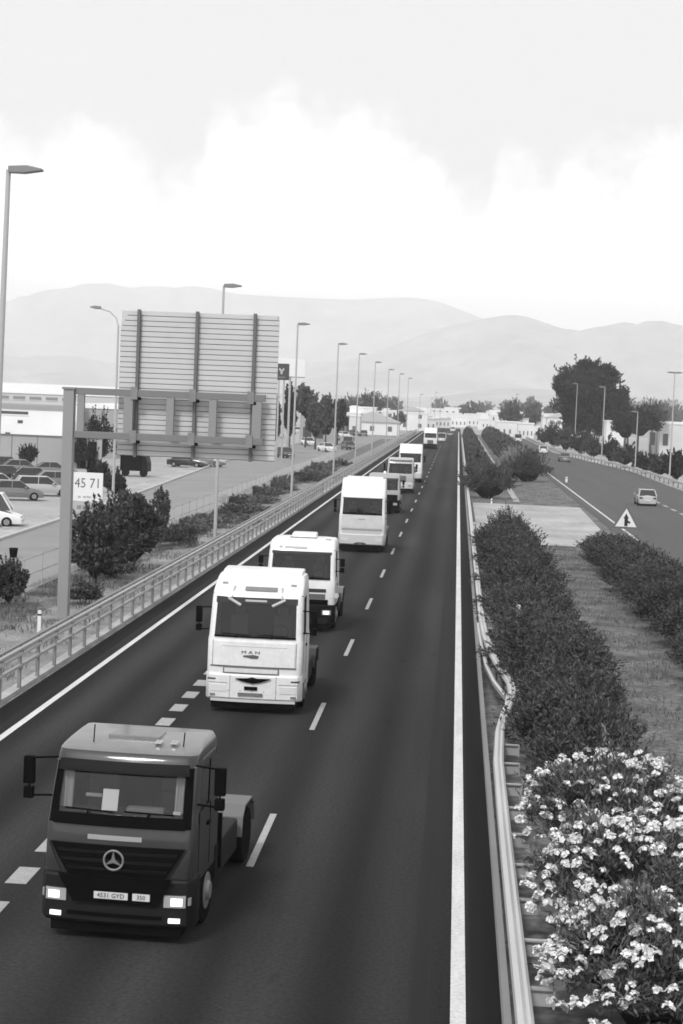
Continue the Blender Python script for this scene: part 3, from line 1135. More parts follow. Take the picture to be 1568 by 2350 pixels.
# ------------------------------------------------------------------ lorries
def truck(P):
    """tractor unit: local x across (image right), y back from the bumper, z up"""
    e = empty('lorry', (P['x'], P['y'], 0), P.get('rz', 0), P['label'], 'lorry')
    hw, r = P['hw'], P.get('r', .14)
    wz0, wz1 = P['ws']
    ww = hw - r - .02
    lv = P['levels']                     # (z, half-width scale, y_front, y_back)
    lean = lambda z: float(np.interp(z, [q[0] for q in lv], [q[2] for q in lv]))
    hwz = lambda z: hw * float(np.interp(z, [q[0] for q in lv], [q[1] for q in lv]))

    def yf(x, z):
        w = hwz(z)
        bow = .07 * (x / w) ** 2
        d = abs(x) - (w - r)
        c = r - math.sqrt(max(0, r * r - d * d)) if d > 0 else 0
        return lean(z) + bow + c

    y1, y2 = P.get('side', (.45, 1.15))
    rings = []
    nF = 10
    for z, s, a, b in lv:
        w = hw * s
        k = [(x, yf(x, z)) for x in np.linspace(-ww * s, ww * s, nF + 1)]
        cr = []
        for t in (.35, .7, .93, 1.0):
            x = w - r + r * t
            cr.append((x, yf(x, z)))
        a0 = cr[-1][1]
        ya_s = a0 + (b - .06 - a0) * min(.28, (a + .07 + y1 - a0) / (b - .06 - a0)) if a > .5 else a + .07 + y1
        yb_s = a0 + (b - .06 - a0) * .7 if a > .5 else a + .07 + y2
        right = [(w, ya_s), (w, yb_s), (w, b - .06), (w - .06, b)]
        back = [(-w + .06, b), (-w, b - .06), (-w, yb_s), (-w, ya_s)]
        left = [(-x, y) for x, y in reversed(cr)]
        rings.append([(x, y, z) for x, y in k + cr + right + back + left])
    n = len(rings[0])
    mb = MB()
    vs = [p for q in rings for p in q]
    fs = []
    iR = nF + 4        # index of last corner point on the right; next is right[0]
    for j in range(len(rings) - 1):
        zm = (lv[j][0] + lv[j + 1][0]) / 2
        inw = wz0 - .001 < zm < wz1 + .001
        for i in range(n):
            k = (i + 1) % n
            if inw and i < nF:
                continue
            if inw and i == iR + 1:
                continue
            if inw and i == iR + 6 - 1 + 0 and False:
                continue
            if inw and i == iR + 7 - 0 and False:
                continue
            if inw and i == n - 6:
                continue
            fs.append((j * n + i, j * n + k, (j + 1) * n + k, (j + 1) * n + i))
    fs.append(tuple(range(n - 1, -1, -1)))
    fs.append(tuple((len(rings) - 1) * n + i for i in range(n)))
    cab = MB().add(vs, fs).build('cab', P['paint'], e, smooth=True)
    if 'roof_sheen' in P:  # upward faces take a lighter colour with the sky reflection painted in
        cab.data.materials.append(P['roof_sheen'])
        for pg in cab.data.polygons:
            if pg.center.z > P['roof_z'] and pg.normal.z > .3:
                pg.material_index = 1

    def patch(name, m, bl, br, tl, tr, off=.012, th=.02, nx=10, nz=4, parent=e, smooth=True):
        """a panel laid over the cab front: corners in (x, z)"""
        mb = MB()
        F, B = [], []
        for j in range(nz + 1):
            for i in range(nx + 1):
                u, v = i / nx, j / nz
                x = (bl[0] * (1 - u) + br[0] * u) * (1 - v) + (tl[0] * (1 - u) + tr[0] * u) * v
                z = (bl[1] * (1 - u) + br[1] * u) * (1 - v) + (tl[1] * (1 - u) + tr[1] * u) * v
                y = yf(max(-hwz(z) + .001, min(hwz(z) - .001, x)), z)
                F.append((x, y - off - th, z))
                B.append((x, y - off, z))
        N = len(F)
        fs = []
        for j in range(nz):
            for i in range(nx):
                a = j * (nx + 1) + i
                q = (a, a + 1, a + nx + 2, a + nx + 1)
                fs.append(q)
                fs.append(tuple(N + t for t in reversed(q)))
        ring = [i for i in range(nx + 1)] + [j * (nx + 1) + nx for j in range(1, nz + 1)] + [nz * (nx + 1) + i for i in range(nx - 1, -1, -1)] + \
               [j * (nx + 1) for j in range(nz - 1, 0, -1)]
        for a, b in zip(ring, ring[1:] + ring[:1]):
            fs.append((a, N + a, N + b, b))
        mb.add(F + B, fs)
        return mb.build(name, m, parent, smooth=smooth)

    rect = lambda name, m, x0, x1, z0, z1, **k: patch(name, m, (x0, z0), (x1, z0), (x0, z1), (x1, z1), **k)
    # glazing and what is behind it
    s0, s1 = hwz(wz0) / hw, hwz(wz1) / hw
    patch('windscreen', GLASS, (-ww * s0, wz0), (ww * s0, wz0), (-ww * s1, wz1), (ww * s1, wz1), off=-.012, th=.004, nx=10, nz=2)
    for sg in (-1, 1):
        ya, yb = lean(wz0) + .07 + y1, lean(wz0) + .07 + y2
        yc, yd = lean(wz1) + .07 + y1, lean(wz1) + .07 + y2
        w0, w1 = hwz(wz0) - .012, hwz(wz1) - .012
        MB().add([(sg * w0, ya, wz0), (sg * w0, yb, wz0), (sg * w1, yd, wz1), (sg * w1, yc, wz1)], [(0, 1, 2, 3)]).build('side_window', GLASSD, e)
        dz0 = P.get('door_z', .95)
        for yy in (y1 - .05, y2 + .08):
            MB().box(sg * hw - .006, sg * hw + .006, lean(1.5) + .07 + yy - .008, lean(1.5) + .07 + yy + .008, dz0, wz0 + .02).build('door_seam', BLACKP, e)
        MB().box(sg * (hw + .012) - .02, sg * (hw + .012) + .02, lean(1.5) + y2 - .12, lean(1.5) + y2 + .06, wz0 - .30, wz0 - .25).build('door_handle', BLACKP, e)
    yb_ = lv[2][3]
    ya_ = lean(wz0)
    MB().box(-hw + .08, hw - .08, ya_ + .16, ya_ + .62, wz0 - .35, wz0 - .02).build('dashboard', INTERIOR, e, bevel=.04)
    MB().box(-hw + .05, hw - .05, yb_ - .12, yb_ - .08, wz0 - .5, wz1 + .1).build('cab_lining', INTERIOR, e)
    MB().box(-hw + .06, hw - .06, ya_ + .35, yb_ - .1, wz1 + .06, wz1 + .08).build('headliner', mat('headliner', .14, .9), e)
    for sx in (-.58, .58):
        q = MB()
        q.box(sx - .24, sx + .24, ya_ + .78, ya_ + 1.25, wz0 - .45, wz0 - .28)
        q.xprism([(ya_ + 1.18, wz0 - .3), (ya_ + 1.32, wz0 - .3), (ya_ + 1.45, wz0 + .42), (ya_ + 1.33, wz0 + .42)], sx - .23, sx + .23)
        q.box(sx - .13, sx + .13, ya_ + 1.36, ya_ + 1.45, wz0 + .44, wz0 + .62)
        q.build('seat', SEATM, e, bevel=.03)
    st = MB()
    c0 = Vector((.58, ya_ + .66, wz0 + .06))
    pr = [c0 + Vector((.22 * math.cos(t), .12 * math.sin(t), .18 * math.sin(t))) for t in np.linspace(0, 6.283, 17)]
    st.path(pr, .018).build('steering_wheel', BLACKP, e)
    # parts laid on the front
    for spec in P['panels']:
        kind = spec[0]
        if kind == 'rect':
            _, nm, m, x0, x1, z0, z1 = spec[:7]
            rect(nm, m, x0, x1, z0, z1, **(spec[7] if len(spec) > 7 else {}))
        elif kind == 'quad':
            _, nm, m, bl, br, tl, tr = spec[:7]
            patch(nm, m, bl, br, tl, tr, **(spec[7] if len(spec) > 7 else {}))
    for sx in (-.5, .42):
        zz = wz0 + .02
        q = MB()
        y_ = yf(sx, zz) - .03
        q.tube((sx, y_ - .01, zz - .06), (sx + .03, y_ - .02, zz + .03), .014)
        q.tube((sx - .35, yf(sx - .35, zz + .04) - .02, zz + .04), (sx + .4, yf(sx + .4, zz + .02) - .02, zz + .02), .012)
        q.build('wiper', BLACKP, e)
    # mirrors
    mz0, mz1, mx = P['mirror']
    for sg in (-1, 1):
        ym = lean(wz1) + .02
        xm = sg * mx
        q = MB()
        q.box(xm - .085, xm + .085, ym - .06, ym + .05, mz0 + .22, mz1)
        q.box(xm - .075, xm + .075, ym - .07, ym + .05, mz0, mz0 + .18)
        mi = q.build('mirror', BLACKP, e, bevel=.025)
        q = MB()
        q.tube((sg * (hwz(wz1) - .02), ym + .16, mz1 - .03), (xm, ym, mz1 - .03), .016)
        q.tube((sg * (hwz(wz0) - .02), ym + .10, mz0 + .04), (xm, ym, mz0 + .04), .016)
        q.tube((xm, ym, mz0 + .1), (xm, ym, mz1 - .1), .016)
        q.build('mirror_arm', BLACKP, mi)
    # roof
    zt = lv[-1][0]
    for spec in P.get('roof', ()):
        k, nm, m = spec[:3]
        if k == 'box':
            MB().box(*spec[3]).build(nm, m, e, bevel=spec[4] if len(spec) > 4 else .02)
        elif k == 'prism':
            MB().xprism(spec[3], spec[4], spec[5]).build(nm, m, e, bevel=.05, smooth=True)
        elif k == 'tube':
            MB().tube(spec[3], spec[4], spec[5]).build(nm, m, e)
    # running gear
    ax, wb = P.get('axle', 1.35), P.get('wb', 3.6)
    q = MB()
    for sx in (-.42, .42):
        q.box(sx - .05, sx + .05, .5, wb + ax + .75, .62, .90)
    q.box(-.42, .42, wb + ax + .6, wb + ax + .7, .64, .88)
    q.box(-.42, .42, 2.6, 2.7, .64, .88)
    q.build('chassis', STEELD, e)
    q = MB()
    q.box(-hw + .14, hw - .14, .06, .95, .13, .8)
    q.box(-.85, .85, .9, 2.3, .22, .8)
    q.box(-.55, .55, 2.3, wb + ax + .6, .3, .62)
    q.build('underbody_shade_block', STEELD, e)  # black boxes added under the lorry to block light and deepen its shadow
    q = MB()
    q.box(-.5, .5, wb + ax - .55, wb + ax + .25, .96, 1.04)
    q.prism([(-.5, .9), (.5, .9), (.42, .97), (-.42, .97)], wb + ax - .5, wb + ax + .2)
    q.build('coupling_plate', STEELD, e)
    q = MB()
    q.box(-1.15, 1.15, 2.25, 2.30, .6, 1.5)
    q.build('cab_back_frame', STEELD, e)
    for sg in (-1, 1):
        x0, x1 = sg * .86, sg * (hw - .02)
        wv = MB().wheel(min(x0, x1), max(x0, x1), ax, .5, .5).build('wheel', RUBBER, e, smooth=True)
        MB().lathe_x([(sg * (hw - .04), .30), (sg * (hw - .012), .28), (sg * (hw - .012), .16), (sg * (hw + .04), .13), (sg * (hw + .04), .02)], ax, .5, 20).build('rim', RIM, wv, smooth=True)
        x0, x1 = sg * .62, sg * (hw - .02)
        wv = MB().wheel(min(x0, x1), max(x0, x1), wb + ax, .5, .5).build('wheel', RUBBER, e, smooth=True)
        MB().lathe_x([(sg * (hw - .04), .30), (sg * (hw - .02), .28), (sg * (hw - .16), .15), (sg * (hw - .10), .02)], wb + ax, .5, 20).build('rim', RIM, wv, smooth=True)
        # rear mudguard
        arc = [(wb + ax - .68, .62), (wb + ax - .60, .95), (wb + ax - .38, 1.12), (wb + ax + .30, 1.12), (wb + ax + .55, .98), (wb + ax + .66, .62)]
        arc2 = [(wb + ax - .64, .62), (wb + ax - .57, .92), (wb + ax - .36, 1.08), (wb + ax + .28, 1.08), (wb + ax + .52, .95), (wb + ax + .62, .62)]
        q = MB()
        poly = arc + arc2[::-1]
        k = len(arc)
        xa, xb = sg * .58, sg * (hw + .01)
        vs = [(xa, y, z) for y, z in poly] + [(xb, y, z) for y, z in poly]
        N = len(poly)
        fs = [(i, (i + 1) % N, N + (i + 1) % N, N + i) for i in range(N)]
        for o_ in (0, N):
            for i in range(k - 1):
                fs.append((o_ + i, o_ + i + 1, o_ + N - 2 - i, o_ + N - 1 - i))
        q.add(vs, fs)
        q.build('mudguard', P.get('guard', mat('mudguard_grey', .13, .5)), e)
        # tank and battery boxes between the axles
        MB().box(min(sg * .6, sg * (hw - .05)), max(sg * .6, sg * (hw - .05)), ax + .75, wb + ax - .75, .42, .98).build(
            'fuel_tank' if sg < 0 else 'battery_box', P.get('tank', mat('tank_grey', .02, .6, spec=.15)), e, bevel=.06)
        # step and wheel arch
        q = MB()
        q.box(min(sg * (hw - .25), sg * (hw - .01)), max(sg * (hw - .25), sg * (hw - .01)), .42, .84, .36, .95)
        q.build('step', P.get('low', DARKP), e, bevel=.04)
        MB().box(min(sg * .75, sg * (hw + .01)), max(sg * .75, sg * (hw + .01)), ax + .42, ax + .72, .55, 1.1).build('wheel_arch', P.get('low', DARKP), e, bevel=.04)
    return e, rect, patch, yf


def bumper(e, name, m, hw, z0, z1, y0=-.06, depth=.5, r=.18):
    pts = []
    for x in np.linspace(-hw, hw, 25):
        d = abs(x) - (hw - r)
        c = r - math.sqrt(max(0, r * r - d * d)) if d > 0 else 0
        pts.append((x, y0 + .08 * (x / hw) ** 2 + c))
    mb = MB()
    n = len(pts)
    prof = [(0.05, z0), (0, z0 + .05), (0, z1 - .04), (.03, z1)]
    vs = [(x, y + dy, z) for dy, z in prof for x, y in pts] + [(x, depth, z0) for x, _ in pts] + [(x, depth, z1) for x, _ in pts]
    fs = []
    for j in range(3):
        for i in range(n - 1):
            fs.append((j * n + i, j * n + i + 1, (j + 1) * n + i + 1, (j + 1) * n + i))
    for i in range(n - 1):
        fs.append((3 * n + i, 3 * n + i + 1, 5 * n + i + 1, 5 * n + i))
        fs.append((i, i + 1, 4 * n + i + 1, 4 * n + i))
    fs.append((0, 1 * n, 2 * n, 3 * n, 5 * n, 4 * n))
    k = n - 1
    fs.append((k, n + k, 2 * n + k, 3 * n + k, 5 * n + k, 4 * n + k))
    mb.add(vs, fs)
    return mb.build(name, m, e, smooth=True)


def yb_front(x, hw, y0=-.06, r=.18):
    d = abs(x) - (hw - r)
    c = r - math.sqrt(max(0, r * r - d * d)) if d > 0 else 0
    return y0 + .08 * (x / hw) ** 2 + c


def on_bumper(e, name, m, x0, x1, z0, z1, hw, th=.02, parent=None, bev=.008, off=0.0):
    mb = MB()
    k = 6
    F = [(x, yb_front(x, hw) - th - off, z) for z in (z0, z1) for x in np.linspace(x0, x1, k)]
    B = [(x, yb_front(x, hw) + .03, z) for z in (z0, z1) for x in np.linspace(x0, x1, k)]
    N = 2 * k
    fs = []
    for i in range(k - 1):
        fs += [(i, i + 1, k + i + 1, k + i), (N + i + 1, N + i, N + k + i, N + k + i + 1), (i, i + 1, N + i + 1, N + i), (k + i, k + i + 1, N + k + i + 1, N + k + i)]
    fs += [(0, k, N + k, N), (k - 1, 2 * k - 1, N + 2 * k - 1, N + k - 1)]
    mb.add(F + B, fs)
    return mb.build(name, m, parent or e)


# --- the dark grey lorry in front
HW = 1.13
T1y, T1x = 24.85, -4.755
lv1 = [(.85, 1.0, .02, 2.05), (1.2, 1.0, 0.0, 2.05), (1.72, 1.0, .05, 2.05), (1.90, .985, .09, 2.05), (2.22, .97, .19, 2.05), (2.54, .955, .30, 2.05),
       (2.68, .95, .37, 2.05), (2.77, .94, .42, 2.05), (2.81, .925, .50, 2.04), (2.85, .91, .85, 2.03), (2.885, .89, 1.35, 2.0)]
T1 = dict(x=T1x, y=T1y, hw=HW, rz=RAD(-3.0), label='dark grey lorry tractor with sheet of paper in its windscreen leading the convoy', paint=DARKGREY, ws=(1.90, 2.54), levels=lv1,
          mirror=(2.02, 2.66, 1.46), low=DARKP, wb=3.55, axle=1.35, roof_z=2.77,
          roof_sheen=mat('sky_sheen_paint', .17, .45, coat=.7, var=.12, scale=2.5),  # sky sheen on the roof, put in as a paler paint
          panels=[
              ('rect', 'cowl', BLACKP, -1.0, 1.0, 1.73, 1.90),
              ('quad', 'sun_visor', DARKP, (-1.0, 2.50), (1.0, 2.50), (-.98, 2.655), (.98, 2.655), dict(off=.05, th=.05)),
              ('quad', 'grille', BLACKP, (-.56, .72), (.56, .72), (-1.02, 1.46), (1.02, 1.46), dict(off=.02, th=.03, nz=6)),
              ('quad', 'corner_panel', DARKGREY, (-1.06, 1.02), (-.84, 1.02), (-1.10, 1.44), (-1.05, 1.44), dict(off=.02, th=.02, nx=3)),
              ('quad', 'corner_panel', DARKGREY, (.84, 1.02), (1.06, 1.02), (1.05, 1.44), (1.10, 1.44), dict(off=.02, th=.02, nx=3)),
              ('quad', 'pillar_trim', BLACKP, (-1.08, 1.74), (-.95, 1.74), (-1.04, 2.60), (-.93, 2.60), dict(off=.004, th=.012, nx=4)),
              ('quad', 'pillar_trim', BLACKP, (.95, 1.74), (1.08, 1.74), (.93, 2.60), (1.04, 2.60), dict(off=.004, th=.012, nx=4)),
              ('rect', 'name_badge', mat('badge_grey', .30, .5), -.46, .36, 1.53, 1.60, dict(off=.0, th=.012)),
          ],
          roof=[('box', 'roof_hatch', mat('sky_sheen_paint', .17), (-.45, .35, 1.05, 1.55, 2.84, 2.915), .02),
                ('box', 'roof_horn', CHROME, (.36, .47, .66, .86, 2.79, 2.92), .03), ('box', 'roof_horn', CHROME, (.60, .71, .68, .88, 2.79, 2.92), .03),
                ('tube', 'aerial', BLACKP, (-.6, .75, 2.8), (-.6, .8, 3.1), .01), ('tube', 'aerial', BLACKP, (.78, .8, 2.8), (.79, .84, 3.05), .01)])
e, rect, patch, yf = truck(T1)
for i in range(5):
    z = .84 + i * .125
    k = (z - .72) / .74
    w_ = .53 + (.96 - .53) * k
    patch('grille_slat', mat('grille_slat', .008, .5, spec=.08), (-w_, z), (w_, z), (-w_ - .02, z + .04), (w_ + .02, z + .04), off=.05, th=.02, nz=1)
bp = bumper(e, 'bumper', mat('bumper_grey', .014, .5, spec=.12), 1.17, .28, 1.0)
MB().prism([(-.62, .62), (.62, .62), (.86, 1.02), (-.86, 1.02)], -.10, -.05).build('bumper_centre', BLACKP, bp)
on_bumper(e, 'bumper_slot', BLACKP, -.72, .72, .40, .46, 1.17, .012, bp)
for sg in (-1, 1):
    xa, xb = sorted((sg * .74, sg * 1.06))
    h_ = on_bumper(e, 'headlight', LAMP, xa, xb, .60, .78, 1.17, .02, None)
    xm = sg * .93
    on_bumper(e, 'bulb', LAMPON, xm - .085, xm + .085, .63, .74, 1.17, .03, h_)
    f_ = on_bumper(e, 'fog_lamp', LAMPON, sg * .90 - .085, sg * .90 + .085, .37, .435, 1.17, .025)
    on_bumper(e, 'indicator', mat('indicator_lens', .3, .2), min(sg * 1.09, sg * 1.13), max(sg * 1.09, sg * 1.13), .63, .74, 1.17, .02)
pl_ = MB().box(-.29, .22, -.155, -.135, .70, .80).build('number_plate', PLATE, e)
text('plate_text', '4531 GYD', .095, SIGN_B, pl_, (-.035, -.157, .75))
pl_ = MB().box(.29, .55, -.15, -.125, .70, .80).build('number_plate', PLATE, e)
text('plate_text', '350', .09, SIGN_B, pl_, (.42, -.152, .75))
for sg in (-1, 1):
    q = MB()
    for k_ in range(5):
        xx = sg * (.985 - k_ * .045)
        q.tube((xx, .30 + .02 * (k_ % 2), 1.93), (xx, .42 + .02 * (k_ % 2), 2.54), .028, n=6)
    q.build('curtain', mat('curtain_cloth', .42, .9), e)
MB().xprism([(.26, 1.90), (.50, 1.90), (.48, 1.97), (.30, 1.98)], .05, .62).build('dashboard_cloth', mat('dash_cloth', .22, .9), e, bevel=.02)
MB().box(-.58, -.33, .30, .36, 2.10, 2.15).build('dashboard_item', mat('dash_item', .4, .8), e, bevel=.015)
MB().box(.78, .90, .20, .27, 1.93, 1.97).build('dashboard_item', PAPER, e, bevel=.01)
# emblem: ring with a three-pointed star
q = MB()
cx, cz, cy, R0 = -.03, 1.26, -.075, .145
ringp = [Vector((cx + R0 * math.cos(t), cy, cz + R0 * math.sin(t))) for t in np.linspace(0, 6.2832, 25)]
q.path(ringp, .017, n=6)
for k in range(3):
    a = math.pi / 2 + k * 2 * math.pi / 3
    tip = (cx + R0 * math.cos(a), cz + R0 * math.sin(a))
    l = (cx + .032 * math.cos(a + 1.05), cz + .032 * math.sin(a + 1.05))
    r_ = (cx + .032 * math.cos(a - 1.05), cz + .032 * math.sin(a - 1.05))
    q.prism([l, tip, r_, (cx, cz)], cy - .02, cy + .01)
q.build('emblem', mat('emblem_metal', .32, .3, metal=.6), e)
MB().xprism([(.135, 1.95), (.14, 1.95), (.235, 2.25), (.23, 2.25)], -.29, -.05).build('paper_sheet', PAPER, e)

# --- white high-roof lorry
hw2 = 1.235
lv2 = [(.75, 1.0, .04, 2.25), (1.2, 1.0, 0.0, 2.25), (1.88, 1.0, .02, 2.25), (2.00, .985, .04, 2.25), (2.5, .97, .13, 2.25), (3.0, .955, .24, 2.25),
       (3.10, .95, .29, 2.25), (3.26, .94, .60, 2.25), (3.42, .925, .92, 2.25), (3.50, .90, 1.06, 2.22), (3.53, .80, 1.3, 2.15)]
T2 = dict(x=-4.985, y=43.9, hw=hw2, label='white high-roofed lorry tractor with dark wing-shaped grille opening, second in the convoy', paint=WHITE, ws=(2.00, 3.0), levels=lv2,
          mirror=(2.08, 2.72, 1.50), low=OFFWHITE, wb=3.6, axle=1.4, guard=mat('mudguard_black', .03, .6),
          panels=[
              ('rect', 'cowl', BLACKP, -1.06, 1.06, 1.97, 2.02, dict(nz=1)),
              ('rect', 'front_flap', WHITE, -1.05, 1.05, 1.24, 1.86, dict(off=0, th=.03, nz=2)),
              ('rect', 'flap_gap', mat('seam_grey', .16, .7), -1.14, 1.10, 1.195, 1.235, dict(off=0, th=.012, nz=1)),
              ('rect', 'grille_frame', mat('seam_grey', .16, .7), -.80, .66, 1.03, 1.19, dict(off=.0, th=.012, nz=1)),
              ('rect', 'grille_bar', WHITE, -.765, .625, 1.065, 1.175, dict(off=.0, th=.03, nz=1)),
              ('rect', 'visor_band', mat('visor_tint', .02, .3), -1.06, 1.06, 2.84, 3.0, dict(off=.0, th=.012, nz=1)),
              ('rect', 'visor_label', mat('visor_label', .42, .6), -.30, .26, 2.895, 2.945, dict(off=.012, th=.008, nz=1)),
              ('rect', 'roof_light_bar', GALV_D, -.34, .50, 3.17, 3.25, dict(off=.02, th=.05, nz=1)),
          ],
          roof=[('prism', 'roof_spoiler', WHITE, [(1.05, 3.48), (2.2, 3.48), (2.2, 3.63), (1.5, 3.60)], -1.06, 1.06)])
e, rect, patch, yf = truck(T2)
bp = bumper(e, 'bumper', WHITE, 1.25, .36, 1.02)
q = MB()
q.prism([(-.46, .92), (-.30, .86), (-.17, .83), (0.0, .80), (.17, .83), (.34, .89), (.46, .94), (.10, .935), (-.02, .965), (-.14, .935)], -.10, -.05)
q.build('wing_grille', BLACKP, bp)
MB().box(-.22, .12, -.09, -.05, .63, .72).build('grille_vent', BLACKP, bp)
pl_ = MB().box(-.38, .26, -.095, -.05, .48, .555).build('number_plate', mat('plate_dull', .16, .5), e)
q = on_bumper(e, 'spoiler_lip', OFFWHITE, -1.1, 1.1, .30, .37, 1.25, -.02, bp)
for sg in (-1, 1):
    xa, xb = sorted((sg * .70, sg * 1.12))
    h_ = on_bumper(e, 'headlight', mat('headlamp_clear', .72, .12, coat=1.0), xa, xb, .56, .74, 1.25, .012)
    on_bumper(e, 'fog_lamp', mat('fog_grey', .2, .3), sg * 1.05 - .07, sg * 1.05 + .07, .44, .50, 1.25, .014)
    # arms of the roof-mounted blades
    x_ = sg * .62
    q = MB()
    q.tube((x_ * 1.0, yf(x_, 3.24) - .03, 3.24), (x_ * 1.05, yf(x_, 2.98) - .04, 2.98), .03)
    q.tube((x_ * 1.2, yf(x_ * 1.2, 2.97) - .05, 2.97), (x_ * .66, yf(x_ * .66, 2.80) - .06, 2.80), .04)
    q.build('visor_arm', GALV, e)
for sg in (-1, 1):
    on_bumper(e, 'bumper_seam', mat('seam_grey', .16, .7), sg * .60 - .006, sg * .60 + .006, .40, 1.0, 1.25, .004, bp)
    on_bumper(e, 'corner_step', mat('step_dark', .05, .7), min(sg * .98, sg * 1.2), max(sg * .98, sg * 1.2), .86, .90, 1.25, .006, bp)
    on_bumper(e, 'air_slot', mat('seam_grey', .16, .7), min(sg * .66, sg * 1.16), max(sg * .66, sg * 1.16), .78, .795, 1.25, .004, bp)
    patch('corner_seam', mat('seam_grey', .16, .7), (sg * 1.085 - .007, 1.2), (sg * 1.085 + .007, 1.2), (sg * 1.085 - .007, 1.88), (sg * 1.085 + .007, 1.88), off=0, th=.006, nx=1)
    MB().box(sg * .9 - .07, sg * .9 + .07, yf(sg * .9, 3.3) - .05, yf(sg * .9, 3.3) + .03, 3.28, 3.33).build('marker_light', mat('marker_lens', .3, .3), e)
for k_ in range(7):
    on_bumper(e, 'rivet', mat('seam_grey', .16, .7), -.95 + k_ * .31 - .012, -.95 + k_ * .31 + .012, .585, .61, 1.25, .006, bp)
patch('flap_crease', mat('seam_pale2', .5, .7), (-.85, 1.74), (.85, 1.74), (-.85, 1.755), (.85, 1.755), off=.03, th=.006, nz=1)
text('badge', 'M A N', .11, mat('badge_dark', .10, .5), e, (-.09, yf(0, 1.6) - .04, 1.60), sx=1.6)
MB().prism([(-.28, 1.49), (-.05, 1.45), (.10, 1.45), (.12, 1.52), (-.02, 1.54), (-.28, 1.52)], yf(0, 1.5) - .05, yf(0, 1.5) - .03).build('badge_bar', mat('badge_dark', .10, .5), e)

# --- white lorry with dark bumper and roof hatch
hw3 = 1.23
lv3 = [(.95, 1.0, .04, 2.2), (1.3, 1.0, 0.0, 2.2), (1.80, 1.0, .03, 2.2), (1.90, .985, .05, 2.2), (2.4, .97, .16, 2.2), (2.82, .955, .27, 2.2),
       (3.0, .945, .35, 2.2), (3.16, .92, .52, 2.2), (3.22, .87, .70, 2.15), (3.25, .6, 1.0, 2.0)]
T3 = dict(x=-5.30, y=60.2, hw=hw3, label='white lorry tractor with black bumper, lit headlights and a roof hatch, third in convoy', paint=WHITE, ws=(1.90, 2.82), levels=lv3,
          mirror=(2.12, 2.62, 1.45), low=BLACKP, wb=3.6, axle=1.4,
          panels=[
              ('rect', 'cowl', BLACKP, -1.05, 1.05, 1.86, 1.92, dict(nz=1)),
              ('rect', 'upper_grille', mat('grille_dark', .02, .5), -.92, .92, 1.42, 1.54, dict(off=.0, th=.02, nz=1)),
              ('rect', 'middle_grille', mat('grille_mid', .12, .5), -.90, .90, 1.18, 1.36, dict(off=.0, th=.02, nz=1)),
              ('rect', 'lower_grille', BLACKP, -1.0, 1.0, .92, 1.16, dict(off=.0, th=.025, nz=1)),
              ('rect', 'visor_band', mat('visor_tint', .02, .3), -1.06, 1.06, 2.72, 2.82, dict(off=.0, th=.012, nz=1)),
              ('rect', 'roof_lettering', mat('lettering_grey', .42, .7), -.62, .18, 2.90, 2.98, dict(off=.0, th=.01, nz=1)),
              ('rect', 'roof_emblem', mat('lettering_grey', .42, .7), -.82, -.70, 2.89, 2.99, dict(off=.0, th=.01, nz=1)),
          ],
          roof=[('prism', 'roof_hatch', WHITE, [(1.0, 3.22), (1.9, 3.22), (1.8, 3.42), (1.15, 3.40)], -.45, .42),
                ('box', 'hatch_gap', mat('seam_grey', .16, .7), (-.5, .46, .93, .99, 3.20, 3.275), .005),
                ('box', 'beacon', mat('beacon_grey', .12, .4), (.78, .98, .75, .92, 3.15, 3.24), .02)])
e, rect, patch, yf = truck(T3)
bp = bumper(e, 'bumper', mat('bumper_black', .006, .5, spec=.08), 1.24, .30, .98)
on_bumper(e, 'bumper_valance', mat('bumper_grey', .014, .5, spec=.12), -1.0, 1.0, .32, .52, 1.24, .01, bp)
for sg in (-1, 1):
    h_ = on_bumper(e, 'headlight', LAMP, sg * .98 - .17, sg * .98 + .14, .63, .80, 1.24, .015)
    on_bumper(e, 'bulb', LAMPON, sg * .97 - .11, sg * .97 + .09, .66, .77, 1.24, .025, h_)
    q = MB().tube((sg * 1.28, .28, 1.30), (sg * 1.28, .16, 1.30), .09, n=10).build('side_mirror', mat('mirror_shell', .5, .4), e)

